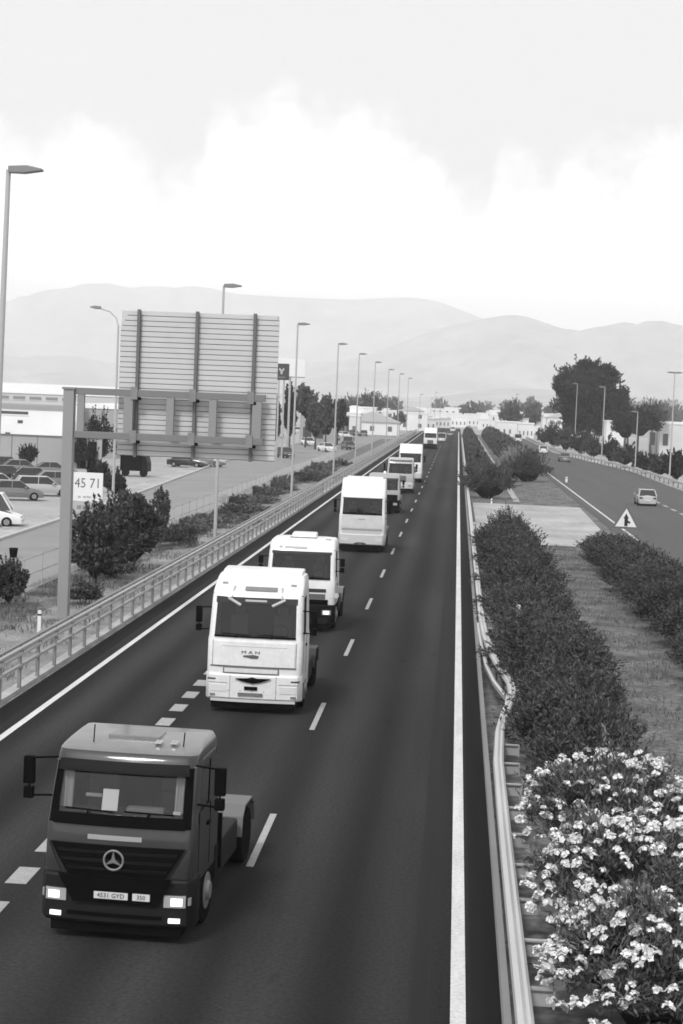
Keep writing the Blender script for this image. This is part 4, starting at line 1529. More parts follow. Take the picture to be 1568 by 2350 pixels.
# --- tall white lorry
hw4 = 1.26
lv4 = [(.80, 1.0, .03, 2.25), (1.2, 1.0, 0.0, 2.25), (1.98, 1.0, .02, 2.25), (2.12, .985, .04, 2.25), (2.5, .975, .10, 2.25), (2.98, .965, .18, 2.25),
       (3.12, .965, .22, 2.25), (3.55, .955, .50, 2.25), (3.85, .945, .72, 2.25), (3.97, .935, .82, 2.25), (4.0, .88, .95, 2.2)]
T4 = dict(x=-4.98, y=93.4, hw=hw4, label='tall white lorry tractor with broad pale front and dark windscreen, fourth in the convoy', paint=WHITE, ws=(2.12, 2.98), levels=lv4,
          mirror=(2.15, 2.85, 1.50), low=OFFWHITE, wb=3.7, axle=1.4,
          panels=[
              ('rect', 'cowl', BLACKP, -1.08, 1.08, 2.06, 2.14, dict(nz=1)),
              ('rect', 'front_flap', mat('flap_pale', .60, .5, var=.06, scale=4), -1.12, 1.12, 1.32, 2.02, dict(off=0, th=.02, nz=2)),
              ('rect', 'flap_gap', mat('seam_pale', .30, .7), -1.10, 1.12, 1.20, 1.29, dict(off=0, th=.012, nz=1)),
              ('rect', 'radiator_panel', mat('flap_pale', .60, .5, var=.06, scale=4), -1.05, 1.05, .84, 1.18, dict(off=0, th=.02, nz=2)),
              ('rect', 'badge', mat('badge_mid', .40, .5), -.22, .18, 1.80, 1.86, dict(off=.02, th=.015, nz=1)),
              ('rect', 'visor_band', mat('visor_tint', .02, .3), -1.08, 1.08, 2.90, 2.98, dict(off=.0, th=.012, nz=1)),
          ],
          roof=[('prism', 'roof_deflector', WHITE, [(.85, 3.97), (2.2, 3.97), (2.2, 4.08), (1.6, 4.06)], -1.0, 1.0)])
e, rect, patch, yf = truck(T4)
bp = bumper(e, 'bumper', mat('bumper_pale', .58, .5), 1.27, .42, 1.0)
q = MB().prism([(-.34, .42), (.22, .42), (.28, .50), (.10, .56), (-.22, .56), (-.40, .50)], -.10, -.05).build('tow_cover', mat('tow_dark', .05, .6), bp)
MB().box(-.16, .06, -.125, -.10, .44, .51).build('number_plate', mat('plate_dull', .16, .5), e)
for sg in (-1, 1):
    on_bumper(e, 'headlight', mat('headlamp_clear', .72, .12, coat=1.0), min(sg * .75, sg * 1.12), max(sg * .75, sg * 1.12), .62, .80, 1.27, .012)

# --- the rest of the convoy
lv5 = [(.95, 1.0, .04, 2.1), (1.3, 1.0, 0.0, 2.1), (1.66, 1.0, .03, 2.1), (1.74, .985, .05, 2.1), (2.2, .97, .14, 2.1), (2.62, .955, .24, 2.1),
       (2.78, .945, .32, 2.1), (2.90, .90, .5, 2.05), (2.94, .7, .8, 2.0)]
T5 = dict(x=-5.30, y=128.0, hw=1.22, label='low-roofed grey lorry tractor with black lower front, fifth in the convoy', paint=mat('truck_paint_mid', .34, .4, coat=.4), ws=(1.74, 2.62), levels=lv5,
          mirror=(1.95, 2.5, 1.45), low=BLACKP, wb=3.6, axle=1.4,
          panels=[('rect', 'lower_grille', BLACKP, -1.05, 1.05, .96, 1.40, dict(off=0, th=.025)),
                  ('rect', 'visor_band', mat('visor_tint', .02, .3), -1.05, 1.05, 2.40, 2.62, dict(off=.0, th=.012, nz=1))],
          roof=[('prism', 'beacon', SIGN_W, [(.9, 2.92), (1.1, 2.92), (1.0, 3.12)], -.1, .1)])
e, rect, patch, yf = truck(T5)
bp = bumper(e, 'bumper', BLACKP, 1.23, .3, 1.0)
for sg in (-1, 1):
    on_bumper(e, 'headlight', LAMP, sg * .9 - .15, sg * .9 + .15, .62, .80, 1.23, .02)
lv6 = [(.9, 1.0, .04, 2.2), (1.3, 1.0, 0.0, 2.2), (1.72, 1.0, .03, 2.2), (1.80, .985, .05, 2.2), (2.3, .97, .14, 2.2), (2.72, .955, .24, 2.2),
       (2.9, .945, .32, 2.2), (3.15, .93, .5, 2.2), (3.22, .8, .8, 2.1)]
T6 = dict(x=-5.08, y=158.0, hw=1.24, label='pale grey lorry tractor with dark roof band, sixth in the convoy', paint=mat('truck_paint_pale', .42, .4, coat=.4), ws=(1.80, 2.72), levels=lv6,
          mirror=(2.0, 2.7, 1.48), low=OFFWHITE, wb=3.6, axle=1.4,
          panels=[('rect', 'side_grille', mat('grille_mid', .12, .5), -.7, .55, .95, 1.6, dict(off=0, th=.025)),
                  ('rect', 'roof_band', mat('roof_band', .08, .5), -1.0, 1.05, 2.86, 3.05, dict(off=.0, th=.012, nz=1))])
e, rect, patch, yf = truck(T6)
bp = bumper(e, 'bumper', OFFWHITE, 1.25, .42, 1.0)
for sg in (-1, 1):
    on_bumper(e, 'headlight', LAMP, sg * .9 - .15, sg * .9 + .15, .62, .80, 1.25, .02)
T7 = dict(T4, x=-4.80, y=181.0, label='tall white lorry tractor with narrow dark windscreen strip, seventh in the convoy', roof=[],
          panels=[('rect', 'visor_band', mat('visor_tint', .02, .3), -1.1, 1.1, 2.8, 3.05, dict(off=.0, th=.02, nz=1)),
                  ('rect', 'front_grille', mat('grille_mid', .12, .5), -.8, .6, 1.0, 1.7, dict(off=0, th=.025))])
e, rect, patch, yf = truck(T7)
bumper(e, 'bumper', OFFWHITE, 1.27, .42, 1.0)
T8 = dict(T4, x=-5.0, y=322.0, label='hazy white lorry far down the carriageway, last and smallest of the convoy', roof=[],
          panels=[('rect', 'front_grille', mat('grille_mid', .12, .5), -.55, .55, .9, 1.7, dict(off=0, th=.025))])
e, rect, patch, yf = truck(T8)
bumper(e, 'bumper', mat('bumper_black', .006, .5, spec=.08), 1.27, .42, 1.0)


# ------------------------------------------------------------------ cars
def car(x, y, rz, paint, label, kind='hatch', group=None, lights=True, rear=False):
    L, w, h = dict(hatch=(3.95, .84, 1.45), sedan=(4.5, .87, 1.43), wagon=(4.6, .87, 1.50), van=(4.9, .95, 2.0))[kind]
    e = empty('car' if kind != 'van' else 'van', (x, y, 0), rz, label, 'van' if kind == 'van' else 'car', group)
    bt = .92 if kind != 'van' else 1.05
    # stations along y (front at -L/2): z of bonnet/belt line
    st = [(-.5, .50, .80), (-.485, .62, .92), (-.42, .74, .97), (-.22, .86 if kind != 'van' else .98, 1.0), (0, bt, 1.0), (.3, bt, 1.0), (.44, bt - (.0 if kind in ('hatch', 'wagon', 'van') else .06), .97),
          (.49, bt - .12, .92), (.5, .6, .86)]
    rings = []
    for t, zb, sw in st:
        ww_ = w * sw
        rings.append([(-ww_ * .94, t * L, .22), (-ww_, t * L, .45), (-ww_, t * L, zb - .12), (-ww_ * .93, t * L, zb), (0, t * L, zb + .03), (ww_ * .93, t * L, zb), (ww_, t * L, zb - .12), (ww_, t * L, .45), (ww_ * .94, t * L, .22)])
    n = 9
    vs = [p for r_ in rings for p in r_]
    fs = [(j * n + i, j * n + (i + 1) % n, (j + 1) * n + (i + 1) % n, (j + 1) * n + i) for j in range(len(rings) - 1) for i in range(n)]
    fs += [tuple(range(n)), tuple(range(len(vs) - 1, len(vs) - n - 1, -1))]
    MB().add(vs, fs).build('body', paint, e, smooth=True)
    g = dict(hatch=(-.24, -.07, .30, .46), sedan=(-.22, -.05, .20, .38), wagon=(-.24, -.07, .38, .47), van=(-.36, -.24, .46, .485))[kind]
    prof = [(g[0], bt - .06 if kind != 'van' else bt - .05), (g[1], h - .04), (g[2], h - .04), (g[3], bt - .04)]
    wt = w * .76 if kind != 'van' else w * .88
    wb_ = w * .93
    vs = [(-wb_, g[0] * L, prof[0][1]), (wb_, g[0] * L, prof[0][1]), (wt, g[1] * L, h - .04), (-wt, g[1] * L, h - .04), (wt, g[2] * L, h - .04), (-wt, g[2] * L, h - .04),
          (wb_, g[3] * L, prof[3][1]), (-wb_, g[3] * L, prof[3][1])]
    fs = [(0, 1, 2, 3), (4, 6, 7, 5), (1, 6, 4, 2), (0, 3, 5, 7), (3, 2, 4, 5), (0, 7, 6, 1)]
    MB().add(vs, fs).build('windows', mat('car_glass', .03, .08), e)
    # roof skin and pillars
    q = MB()
    q.add([(-wt - .01, g[1] * L - .05, h - .05), (wt + .01, g[1] * L - .05, h - .05), (wt + .01, g[2] * L + .06, h - .05), (-wt - .01, g[2] * L + .06, h - .05),
           (-wt * .9, g[1] * L + .05, h), (wt * .9, g[1] * L + .05, h), (wt * .9, g[2] * L - .03, h), (-wt * .9, g[2] * L - .03, h)],
          [(4, 5, 6, 7), (0, 1, 5, 4), (1, 2, 6, 5), (2, 3, 7, 6), (3, 0, 4, 7)])
    q.build('roof', paint, e, smooth=True)
    q = MB()
    for sg in (-1, 1):
        q.tube((sg * wb_, g[0] * L, prof[0][1]), (sg * wt, g[1] * L, h - .04), .04, n=5)
        q.tube((sg * wb_, g[3] * L, prof[3][1]), (sg * wt, g[2] * L, h - .04), .055, n=5)
        q.tube((sg * wb_, .10 * L, bt - .03), (sg * wt, .09 * L, h - .04), .035, n=5)
        if kind == 'van':
            q.add([(sg * (wb_ + .005), -.02 * L, bt - .05), (sg * (wb_ + .005), g[3] * L, bt - .05), (sg * (wt + .01), g[2] * L, h - .04), (sg * (wt + .01), -.02 * L, h - .04)], [(0, 1, 2, 3)])
    q.build('pillars', paint, e)
    for sg in (-1, 1):
        for t in (-.31, .30):
            r_ = .31
            wv = MB().wheel(min(sg * (w - .2), sg * (w + .01)), max(sg * (w - .2), sg * (w + .01)), t * L, r_, r_, 18).build('wheel', RUBBER, e, smooth=True)
            MB().lathe_x([(sg * (w + .005), .19), (sg * (w + .018), .17), (sg * (w + .012), .02)], t * L, r_, 16).build('rim', RIM, wv, smooth=True)
        MB().box(min(sg * .5 * w, sg * .9 * w), max(sg * .5 * w, sg * .9 * w), -.5 * L + .0, -.47 * L, .58, .70).build('headlight', LAMP, e, bevel=.02)
        MB().box(min(sg * .55 * w, sg * .88 * w), max(sg * .55 * w, sg * .88 * w), .475 * L, .502 * L, .62, .80).build('tail_light', mat('tail_lens', .06, .2), e, bevel=.02)
        MB().box(min(sg * (w + .01), sg * (w + .16)), max(sg * (w + .01), sg * (w + .16)), -.17 * L, -.13 * L, bt - .02, bt + .12).build('mirror', paint, e, bevel=.02)
    for s_, yy in ((-1, -.503 * L), (1, .503 * L)):
        MB().box(-.25, .25, yy - .012, yy + .012, .45, .56).build('number_plate', PLATE, e)
    return e


Wt, Sv, Gy, Bk, Pa = CARC
car(17.1, 156, math.pi, Sv, 'silver hatchback driving away on the opposite carriageway past the warning triangle', 'hatch')
car(17.3, 279, math.pi, Gy, 'dark car driving away on the opposite carriageway near the globe bush', 'sedan')
p = gp(1240, 1040)
car(p.x + .5, p.y, math.pi, Wt, 'white car on the opposite carriageway just past the globe bush', 'hatch')
car(15.0, 430, math.pi, Wt, 'white van far along the opposite carriageway beside a dark car', 'van')
car(11.9 + .9, 452, math.pi, Bk, 'dark car beside the white van far along the opposite carriageway', 'sedan')
p = gp(1012, 1003)
car(-3.5, 395, 0, Wt, 'pale car following the last lorry down the carriageway', 'van')
car(-2.0, 470, 0, Gy, 'dark hazy car just ahead of the pale town on the motorway', 'sedan')
car(-1.6, 560, 0, Wt, 'white car farthest along the motorway, at the edge of town', 'hatch')
# car park by the service road
for i, (px, py, rz, pt, kd, lb_) in enumerate((
        (30, 1148, 1.95, Gy, 'hatch', 'grey hatchback at the front of the car park row beside the gantry column'),
        (92, 1138, 1.95, Sv, 'wagon', 'silver estate car parked next to the gantry column in the car park'),
        (75, 1112, 1.95, Bk, 'hatch', 'black hatchback parked in the second row behind the silver estate'),
        (128, 1122, 1.95, Gy, 'hatch', 'dark grey hatchback half hidden by the gantry column'),
        (48, 1090, 1.9, Gy, 'hatch', 'grey hatchback in the last row before the clipped ball shrub'),
        (-8, 1128, 1.95, Sv, 'sedan', 'silver saloon between the two front rows of the car park'),
        (14, 1106, 1.95, Bk, 'sedan', 'black saloon parked in the second row of the car park'),
        (12, 1083, 1.9, Bk, 'wagon', 'black estate parked against the grey car park wall'),
        (118, 1095, 1.9, Gy, 'sedan', 'grey saloon parked beside the dark hedge near the wall'))):
    p = gp(px, py)
    car(p.x, p.y + .8, rz, pt, lb_, kd)
p = gp(-42, 1206)
car(p.x, p.y, 1.75, Wt, 'white van parked at the car park edge nearest the fence', 'van')
for px, py, rz, pt, kd, lb_ in (
        (708, 1022, .5, Wt, 'hatch', 'white hatchback parked in front of the dark doorway by the totem sign'),
        (750, 1036, .5, Wt, 'sedan', 'white saloon on the service road past the totem sign'),
        (655, 1050, .4, Bk, 'hatch', 'black car parked at the foot of the totem sign'),
        (790, 1004, .5, Wt, 'hatch', 'white car parked along the service road under the trees'),
        (765, 1010, .5, Gy, 'hatch', 'grey car parked along the service road under the trees'),
        (812, 1000, .5, Bk, 'sedan', 'dark saloon at the bend of the service road'),
        (835, 992, .5, Wt, 'van', 'white van parked where the service road meets the town'),
        (868, 990, .5, Wt, 'sedan', 'white saloon leaving the town on the service road'),
        (800, 1032, .4, Bk, 'hatch', 'small black car on the verge track between barrier and service road'),
        (430, 1072, 1.4, Bk, 'sedan', 'black saloon standing behind the lower edge of the big sign'),
        (478, 1070, 1.4, Gy, 'hatch', 'grey hatchback behind the lower edge of the big sign')):
    p = gp(px, py)
    car(p.x, p.y, rz, pt, lb_, kd)
rnd = random.Random(3)
for i in range(20):
    y_ = 300 + i * 13 + rnd.uniform(-3, 3)
    x_ = rnd.choice((-19.2, -21.5, -27.5, -31, -36)) - (y_ - 300) * .03
    kd = rnd.choice(('hatch', 'sedan', 'wagon', 'van'))
    pt = rnd.choice((Wt, Wt, Sv, Gy, Bk, Pa))
    nm = {id(Wt): 'white', id(Sv): 'silver', id(Gy): 'grey', id(Bk): 'black', id(Pa): 'cream'}[id(pt)]
    car(x_, y_, rnd.choice((0, math.pi)) + rnd.uniform(-.1, .1), pt, 'small hazy %s %s parked where the service road runs into the town' % (nm, dict(hatch='hatchback', sedan='saloon', wagon='estate', van='van')[kd]), kd,
        'cars parked where the service road runs into town')
# dark box lorry seen under the sign
p0, p1 = gp(275, 1092), gp(350, 1092)
e = empty('box_lorry', ((p0.x + p1.x) / 2, p0.y, 0), 0, 'black box lorry parked side-on behind the lower edge of the big sign', 'lorry')
hl = (p1.x - p0.x) / 2
MB().box(-hl, hl * .55, 0, 2.2, .55, 2.35).build('box_body', BLACKP, e, bevel=.04)
MB().add([(hl * .58, 0, .5), (hl, 0, .5), (hl, 0, 1.3), (hl * .85, 0, 2.0), (hl * .58, 0, 2.0), (hl * .58, 2.1, .5), (hl, 2.1, .5), (hl, 2.1, 1.3), (hl * .85, 2.1, 2.0), (hl * .58, 2.1, 2.0)],
         [(0, 1, 2, 3, 4), (9, 8, 7, 6, 5), (0, 5, 6, 1), (1, 6, 7, 2), (2, 7, 8, 3), (3, 8, 9, 4), (4, 9, 5, 0)]).build('cab', DARKP, e)
for t in (-.6, .72):
    q = MB()
    q.tube((hl * t, -.02, .38), (hl * t, .25, .38), .38, n=16)
    q.build('wheel', RUBBER, e)


# ------------------------------------------------------------------ signs
p = at(1437, 1195, 98)
e = empty('warning_sign', (10.9, 98, -.02), 0, 'triangular warning sign with a black junction arrow above the oleander row', 'sign')
ox = p.x - 10.9
zc = p.z + .02
MB().tube((ox, .05, 0), (ox, .05, zc + .3), .04, n=8).build('post', GALV, e)
def tri(s): return [(ox - s, zc - s * .577), (ox + s, zc - s * .577), (ox, zc + s * 1.155)]
MB().prism(tri(.80), .0, .02).build('border', mat('sign_border_mid', .13, .6), e)
MB().prism(tri(.60), -.012, -.002).build('face', SIGN_W, e)
q = MB()
q.prism([(ox - .09, zc - .30), (ox + .09, zc - .30), (ox + .10, zc + .12), (ox + .15, zc + .12), (ox, zc + .42), (ox - .15, zc + .12), (ox - .09, zc + .12)], -.03, -.014)
q.prism([(ox + .09, zc - .12), (ox + .24, zc - .16), (ox + .24, zc - .06), (ox + .09, zc + .02)], -.03, -.014)
q.build('arrow', SIGN_B, e)

# notice board behind the shrub
BY = 87.0
a, b = at(168, 1083, BY), at(235, 1152, BY)
e = empty('notice_board', ((a.x + b.x) / 2, BY, -.03), 0, 'white notice board with large figures rising behind the tall shrub', 'sign')
w_ = (b.x - a.x) / 2
z1, z0 = a.z + .03, b.z + .03
MB().box(-w_, w_, 0, .06, z0, z1).build('board', SIGN_W, e, bevel=.01)
MB().box(-w_, w_, 0, .05, z0 - .62, z0 - .03).build('lower_board', mat('board_grey', .42, .6), e, bevel=.01)
for sg in (-1, 1):
    MB().box(sg * w_ * .85 - .05, sg * w_ * .85 + .05, .065, .15, -.1, z1 - .1).build('post', GALV, e)
text('figures', '45 71', .70, mat('figure_grey', .12, .7), e, (0, -.002, (z0 + z1) / 2 + .17), sx=.86)
for k_ in range(4):
    MB().box(-.5 + k_ * .27, -.34 + k_ * .27, -.004, .001, z0 + .16, z0 + .26).build('print_mark', mat('figure_pale', .4, .7), e)
    MB().box(-.52 + k_ * .29, -.30 + k_ * .29, -.004, .001, z0 - .42, z0 - .22).build('print_mark', mat('figure_mid', .22, .7), e)

# totem sign and hoarding
TY = 226
b0 = gp(652, 1056)
e = empty('totem_sign', (b0.x, TY, -.04), 0, 'tall totem sign with a dark square plate and pale emblem on two posts', 'sign')
c0 = at(647, 852, TY)
dx = c0.x - b0.x
for s_ in (-.35, .35):
    MB().tube((dx + s_ * 1.0 + .05, 0, 0), (dx + s_, 0, c0.z - .9), .12, n=8).build('post', GALV, e)
MB().box(dx - .98, dx + .98, -.2, .2, c0.z - 1.1, c0.z + 1.05).build('plate', mat('totem_dark', .045, .5), e, bevel=.08)
q = MB()
q.prism([(dx - .12, c0.z - .35), (dx + .12, c0.z - .35), (dx + .12, c0.z - .05), (dx + .4, c0.z + .35), (dx + .2, c0.z + .45), (dx, c0.z + .15), (dx - .2, c0.z + .45), (dx - .4, c0.z + .35), (dx - .12, c0.z - .05)], -.24, -.205)
q.build('emblem', mat('emblem_pale', .45, .6), e)
MB().box(dx - .5, dx + .5, -.235, -.205, c0.z - .85, c0.z - .65).build('emblem_bar', mat('emblem_dim', .14, .6), e)
HY = 242
c1 = at(670, 844, HY)
e = empty('billboard', (c1.x, HY, -.04), 0, 'blank white billboard behind the dark totem plate', 'billboard')
MB().box(-1.9, 1.9, -.12, .12, c1.z - 1.2, c1.z + 1.25).build('panel', SIGN_W, e, bevel=.03)
MB().box(-1.6, 1.9, -.16, .10, c1.z - 1.32, c1.z - 1.21).build('walkway', GALV_D, e)
MB().tube((-.2, .2, 0), (-.2, .2, c1.z), .16, n=10).build('mast', GALV, e)

# small roadside things
p = gp(90, 1452)
e = empty('marker_post', (p.x, p.y, -.02), 0, 'short white marker post on the dirt verge behind the double-rail barrier', 'marker post')
MB().box(-.06, .06, -.03, .03, 0, .78).build('shaft', SIGN_W, e, bevel=.01)
MB().box(-.065, .065, -.034, .034, .60, .66).build('reflector_band', SIGN_B, e)
p = gp(1300, 1107)
e = empty('marker_post', (p.x, p.y, 0), 0, 'small white marker post on the opposite carriageway beside its edge line', 'marker post')
MB().box(-.14, .14, -.05, .05, 0, .62).build('shaft', SIGN_W, e, bevel=.02)
MB().box(-.145, .145, -.055, .055, .44, .50).build('reflector_band', GALV_D, e)
for px, py, lb_ in ((1128, 1157, 'small white marker post on the median slab by the round bush'), (1088, 1215, 'small white marker post on the median slab by the barrier'),
                    (1185, 1505, 'tiny white marker peg in the dark hedge row by the dented barrier')):
    p = gp(px, py)
    e = empty('marker_post', (p.x, p.y, -.02), 0, lb_, 'marker post')
    MB().box(-.06, .06, -.04, .04, 0, .5 if py < 1300 else 1.72).build('shaft', SIGN_W, e, bevel=.02)
    MB().box(-.065, .065, -.044, .044, .30, .36).build('reflector_band', GALV_D, e)
p = gp(31, 1278)
e = empty('litter_bin', (p.x, p.y, -.03), 0, 'small black round litter bin on the service road by the fence', 'litter bin')
MB().tube((0, 0, .02), (0, 0, .42), .17, .21, n=14).build('tub', BLACKP, e)
MB().tube((0, 0, .42), (0, 0, .47), .23, .20, n=14).build('lid', BLACKP, e)


# ------------------------------------------------------------------ shrubs and trees
def shrub(px, pyb, pyt, halfw_px, label, seed, m=LEAF, name='shrub', n=7000, L=.22, Wd=.09, yoff=0, group=None, Y=None, cl=45, core=.55):
    if Y is None:
        g = gp(px, pyb)
    else:
        g = at(px, pyb, Y)
    t_ = at(px, pyt, g.y)
    h = t_.z
    rx = halfw_px * g.y / FPX
    e = empty(name, (g.x, g.y + yoff, -.04), 0, label, 'bush', group)
    me = crown('crown', n, rx, max(rx * .8, .6), h * .52, m, L, Wd, seed, clumps=cl, cr=.30, zc=h * .46, flat=.6, core=core, lump=.38, shoots=40)
    link('crown', me, parent=e)
    s = link('stems', stem_me[seed % 2], parent=e)
    s.scale = (rx * .7, rx * .7, h / 1.7)
    return e


shrub(215, 1345, 1165, 58, 'tall dark shrub beside the gantry column, tallest of the verge shrubs', 61, LEAF, n=9000, L=.26, Wd=.1)
shrub(300, 1305, 1150, 62, 'broad dark shrub filling the verge between gantry shrub and pale fence', 62, LEAF, n=10000, L=.26, Wd=.1)
shrub(366, 1262, 1132, 20, 'ragged upright shrub at the end of the verge thicket', 63, LEAF_L, n=2000, L=.3, Wd=.1, core=.15, cl=14)
shrub(258, 1322, 1160, 52, 'ragged dark shrub merging the two big shrubs of the verge thicket', 67, LEAF, n=8000, L=.26, Wd=.1)
shrub(18, 1392, 1290, 36, 'dark bush below the fence rail on the weedy verge', 64, LEAF, n=6000, L=.2, Wd=.08)
shrub(250, 1325, 1262, 60, 'low straggling shrub at the foot of the verge thicket', 65, LEAF_L, n=5000, L=.2, Wd=.08)
shrub(190, 1385, 1335, 40, 'low weedy clump at the foot of the gantry column', 66, LEAF_L, n=2500, L=.18, Wd=.06, core=.3)
rnd = random.Random(19)
for i in range(26):
    y_ = 92 + i * 5.2 + rnd.uniform(-2, 2)
    e = empty('weed_clump', (-16.0 + rnd.uniform(-.7, 1.6), y_, -.03), rnd.uniform(0, 6), 'low scrubby weed patch along the foot of the pale mesh fence', 'bush', 'weed clumps along the mesh fence')
    if i < 5:
        WC = [crown('crown', 1300, 1.0, 1.0, .5, (LEAF_L, mat('dry_weed', .14, .8, island=.5, var=.3, scale=.6))[q % 2], .30, .05, 400 + q, clumps=22, cr=.34, zc=.22, flat=.3, core=.1, lump=.45, shoots=30) for q in range(5)] if i == 0 else WC
    c = link('crown', WC[i % 5], parent=e)
    c.scale = (rnd.uniform(.7, 1.3), rnd.uniform(1.2, 2.6), rnd.uniform(.5, 1.5))
p = at(65, 1042, 176)
e = empty('ball_shrub', (p.x, 176, -.03), 0, 'clipped ball-shaped dark shrub on a stem before the grey wall', 'bush')
link('crown', crown('crown', 3500, .92, .9, .85, LEAF_D, .16, .08, 81, clumps=50, cr=.26, zc=p.z, core=.8, lump=.08), parent=e)
MB().tube((0, 0, 0), (0, 0, p.z), .06, .04).build('stem', BARK, e)
shrub(228, 990, 958, 36, 'dark rounded bush showing over the car park wall beside the sign', 82, LEAF_D, Y=186, n=4500, L=.3, Wd=.14)
for i, (px, pb, pt, hw_, lb_) in enumerate(((180, 1075, 1003, 20, 'dark leafy bush beside the gantry column at the car park edge'),
                                            (213, 1075, 1003, 18, 'dark narrow bush by the black doorway at the car park edge'),
                                            (225, 1130, 1065, 24, 'dark bush behind the notice board'),
                                            (262, 1140, 1085, 22, 'dark bush between notice board and service road kerb'))):
    shrub(px, pb, pt, hw_, lb_, 90 + i, LEAF_D, n=3500, L=.3, Wd=.14)


def tree(px, Y, pyt, rxpx, crown_frac, label, seed, m=LEAF_D, n=9000, L=.5, Wd=.26, group=None, name='tree', cl=55, cr=.30, rzf=None, tr=.3, core=.6, base=0.0):
    b_ = at(px, 900, Y)
    h = at(px, pyt, Y).z
    rx = rxpx * Y / FPX
    rz_ = h * crown_frac * .5
    e = empty(name, (b_.x, Y, base), 0, label, 'tree', group)
    me = crown('crown', n, rx, rx * .9, rz_, m, L, Wd, seed, clumps=cl, cr=cr, zc=h - rz_ * 1.0, flat=.5, core=core, lump=.18)
    link('crown', me, parent=e)
    trunk(e, max(1.0, h - rz_ * 1.2), tr, 5, seed, spread=rx * .5, top=rz_)
    return e


# the big tree beyond the opposite carriageway: several merging crowns on one trunk
TYb = 372
e = empty('broad_tree', (at(1355, 900, TYb).x, TYb, 0), 0, 'huge dark domed tree towering behind the lamps of the opposite carriageway', 'tree')
ox_ = e.location.x
V, FX = [], None
rng_seed = 500
mes = []
for k, (px, py, rpx, rzpx, n_) in enumerate(((1340, 872, 64, 48, 9000), (1385, 868, 40, 34, 5000), (1318, 905, 44, 50, 5000), (1358, 925, 58, 55, 8000), (1412, 925, 36, 42, 5000),
                                             (1330, 955, 40, 38, 4500), (1385, 960, 44, 36, 4500), (1360, 848, 46, 26, 4000), (1432, 948, 20, 26, 1600), (1290, 878, 20, 24, 1200))):
    c_ = at(px, py + 7, TYb)
    r_ = rpx * TYb / FPX
    me = crown('crown', n_, r_, r_ * .9, rzpx * TYb / FPX, LEAF_D, .55, .3, 510 + k, clumps=34, cr=.30, zc=c_.z, core=.6, lump=.2, shoots=12)
    o = link('crown', me, parent=e, loc=(c_.x - ox_, (k % 3 - 1) * 1.5, 0))
trunk(e, 9, .75, 7, 77, spread=4.0, top=5)
tree(1470, 330, 945, 46, .62, 'dark tree with flat crown beside the pale roadside buildings', 121, n=7000, L=.45, Wd=.24)
tree(1440, 318, 958, 28, .6, 'small dark tree at the side of the white billboard-like shed', 122, n=4000, L=.4, Wd=.2)
tree(1500, 350, 930, 30, .5, 'paler tree rising behind the flat-crowned dark tree', 123, LEAF_L, n=4000, L=.45, Wd=.24)
tree(1445, 400, 925, 34, .4, 'pale feathery tree between the huge domed tree and the flat-crowned one', 124, mat('pale_leaf', 0.26, 0.7, island=.4), n=4000, L=.5, Wd=.25)
for i, (px, pb, pt, hw_) in enumerate(((1560, 1110, 1040, 32), (1522, 1098, 1052, 26), (1490, 1088, 1045, 26), (1440, 1075, 1025, 30), (1405, 1065, 1010, 24),
                                       (1365, 1055, 1005, 26), (1335, 1046, 1000, 24), (1300, 1038, 985, 24), (1272, 1030, 978, 22), (1250, 1022, 985, 18))):
    shrub(px, pb, pt, hw_, 'dark roadside shrub in the thicket behind the outer rail', 130 + i, LEAF if i % 2 else LEAF_D, 'thicket_shrub', 2600, .42, .2, yoff=4, group='thicket behind the outer rail')
# trees along the service road and in front of the town
for i, (px, Y, pt, rx_, fr, lb_, m_) in enumerate((
        (632, 245, 925, 11, .92, 'narrow dark cypress at the edge of the big sign', LEAF_D),
        (668, 262, 900, 12, .9, 'narrow dark cypress behind the posts of the totem sign', LEAF_D),
        (705, 300, 895, 24, .6, 'dark tree behind the white-roofed shed by the service road', LEAF_L),
        (728, 290, 935, 20, .85, 'dark leafy tree beside the parked white hatchback', LEAF_L),
        (752, 300, 925, 24, .85, 'bushy tree on the service road past the white-roofed shed', LEAF_L),
        (778, 330, 930, 18, .85, 'small bushy tree at the town end of the service road', LEAF_D),
        (850, 620, 905, 28, .9, 'hazy dark block of trees on the edge of the town', LEAF_D),
        (815, 680, 912, 24, .9, 'hazy tree left standing beside the block of trees at town', LEAF_L),
        (890, 800, 912, 34, .9, 'hazy row tree before the town buildings', LEAF_L),
        (1180, 560, 925, 26, .9, 'hazy tree above the white parked vehicles ahead of the globe bush', LEAF_L),
        (1225, 600, 930, 18, .9, 'hazy narrow tree beside the white town block', LEAF_L),
        (960, 640, 955, 8, .9, 'small hazy dark tree among the town houses', LEAF_D))):
    tree(px, Y, pt, rx_, fr, lb_, 150 + i, m_, n=3000, L=.7, Wd=.35, tr=.2)
rnd = random.Random(12)
for i in range(16):
    px = rnd.uniform(770, 985) if i < 11 else rnd.uniform(1110, 1260)
    Y = rnd.uniform(360, 640)
    q = at(px, 950, Y)
    if -17 < q.x < 24:
        continue
    tree(px, Y, 933 + rnd.uniform(2, 30), rnd.uniform(7, 15), .85, 'small hazy street tree between the houses at the edge of town', 260 + i, (LEAF_L, LEAF_D)[i % 2], n=900, L=.8, Wd=.4,
         group='street trees at the edge of town', cl=20, tr=.18)
rnd = random.Random(77)
for i in range(46):
    Y = rnd.uniform(800, 1900)
    px = rnd.uniform(640, 1568)
    if 1015 < px < 1080 and Y < 1000:
        continue
    tree(px, Y, 933 - rnd.uniform(-8, 16), rnd.uniform(10, 24), .9, 'hazy tree of the scattered woodland beyond the town', 200 + i, LEAF_L if i % 2 else LEAF_D, n=500, L=1.6, Wd=.9,
         group='scattered woodland beyond the town', cl=20, tr=.3)


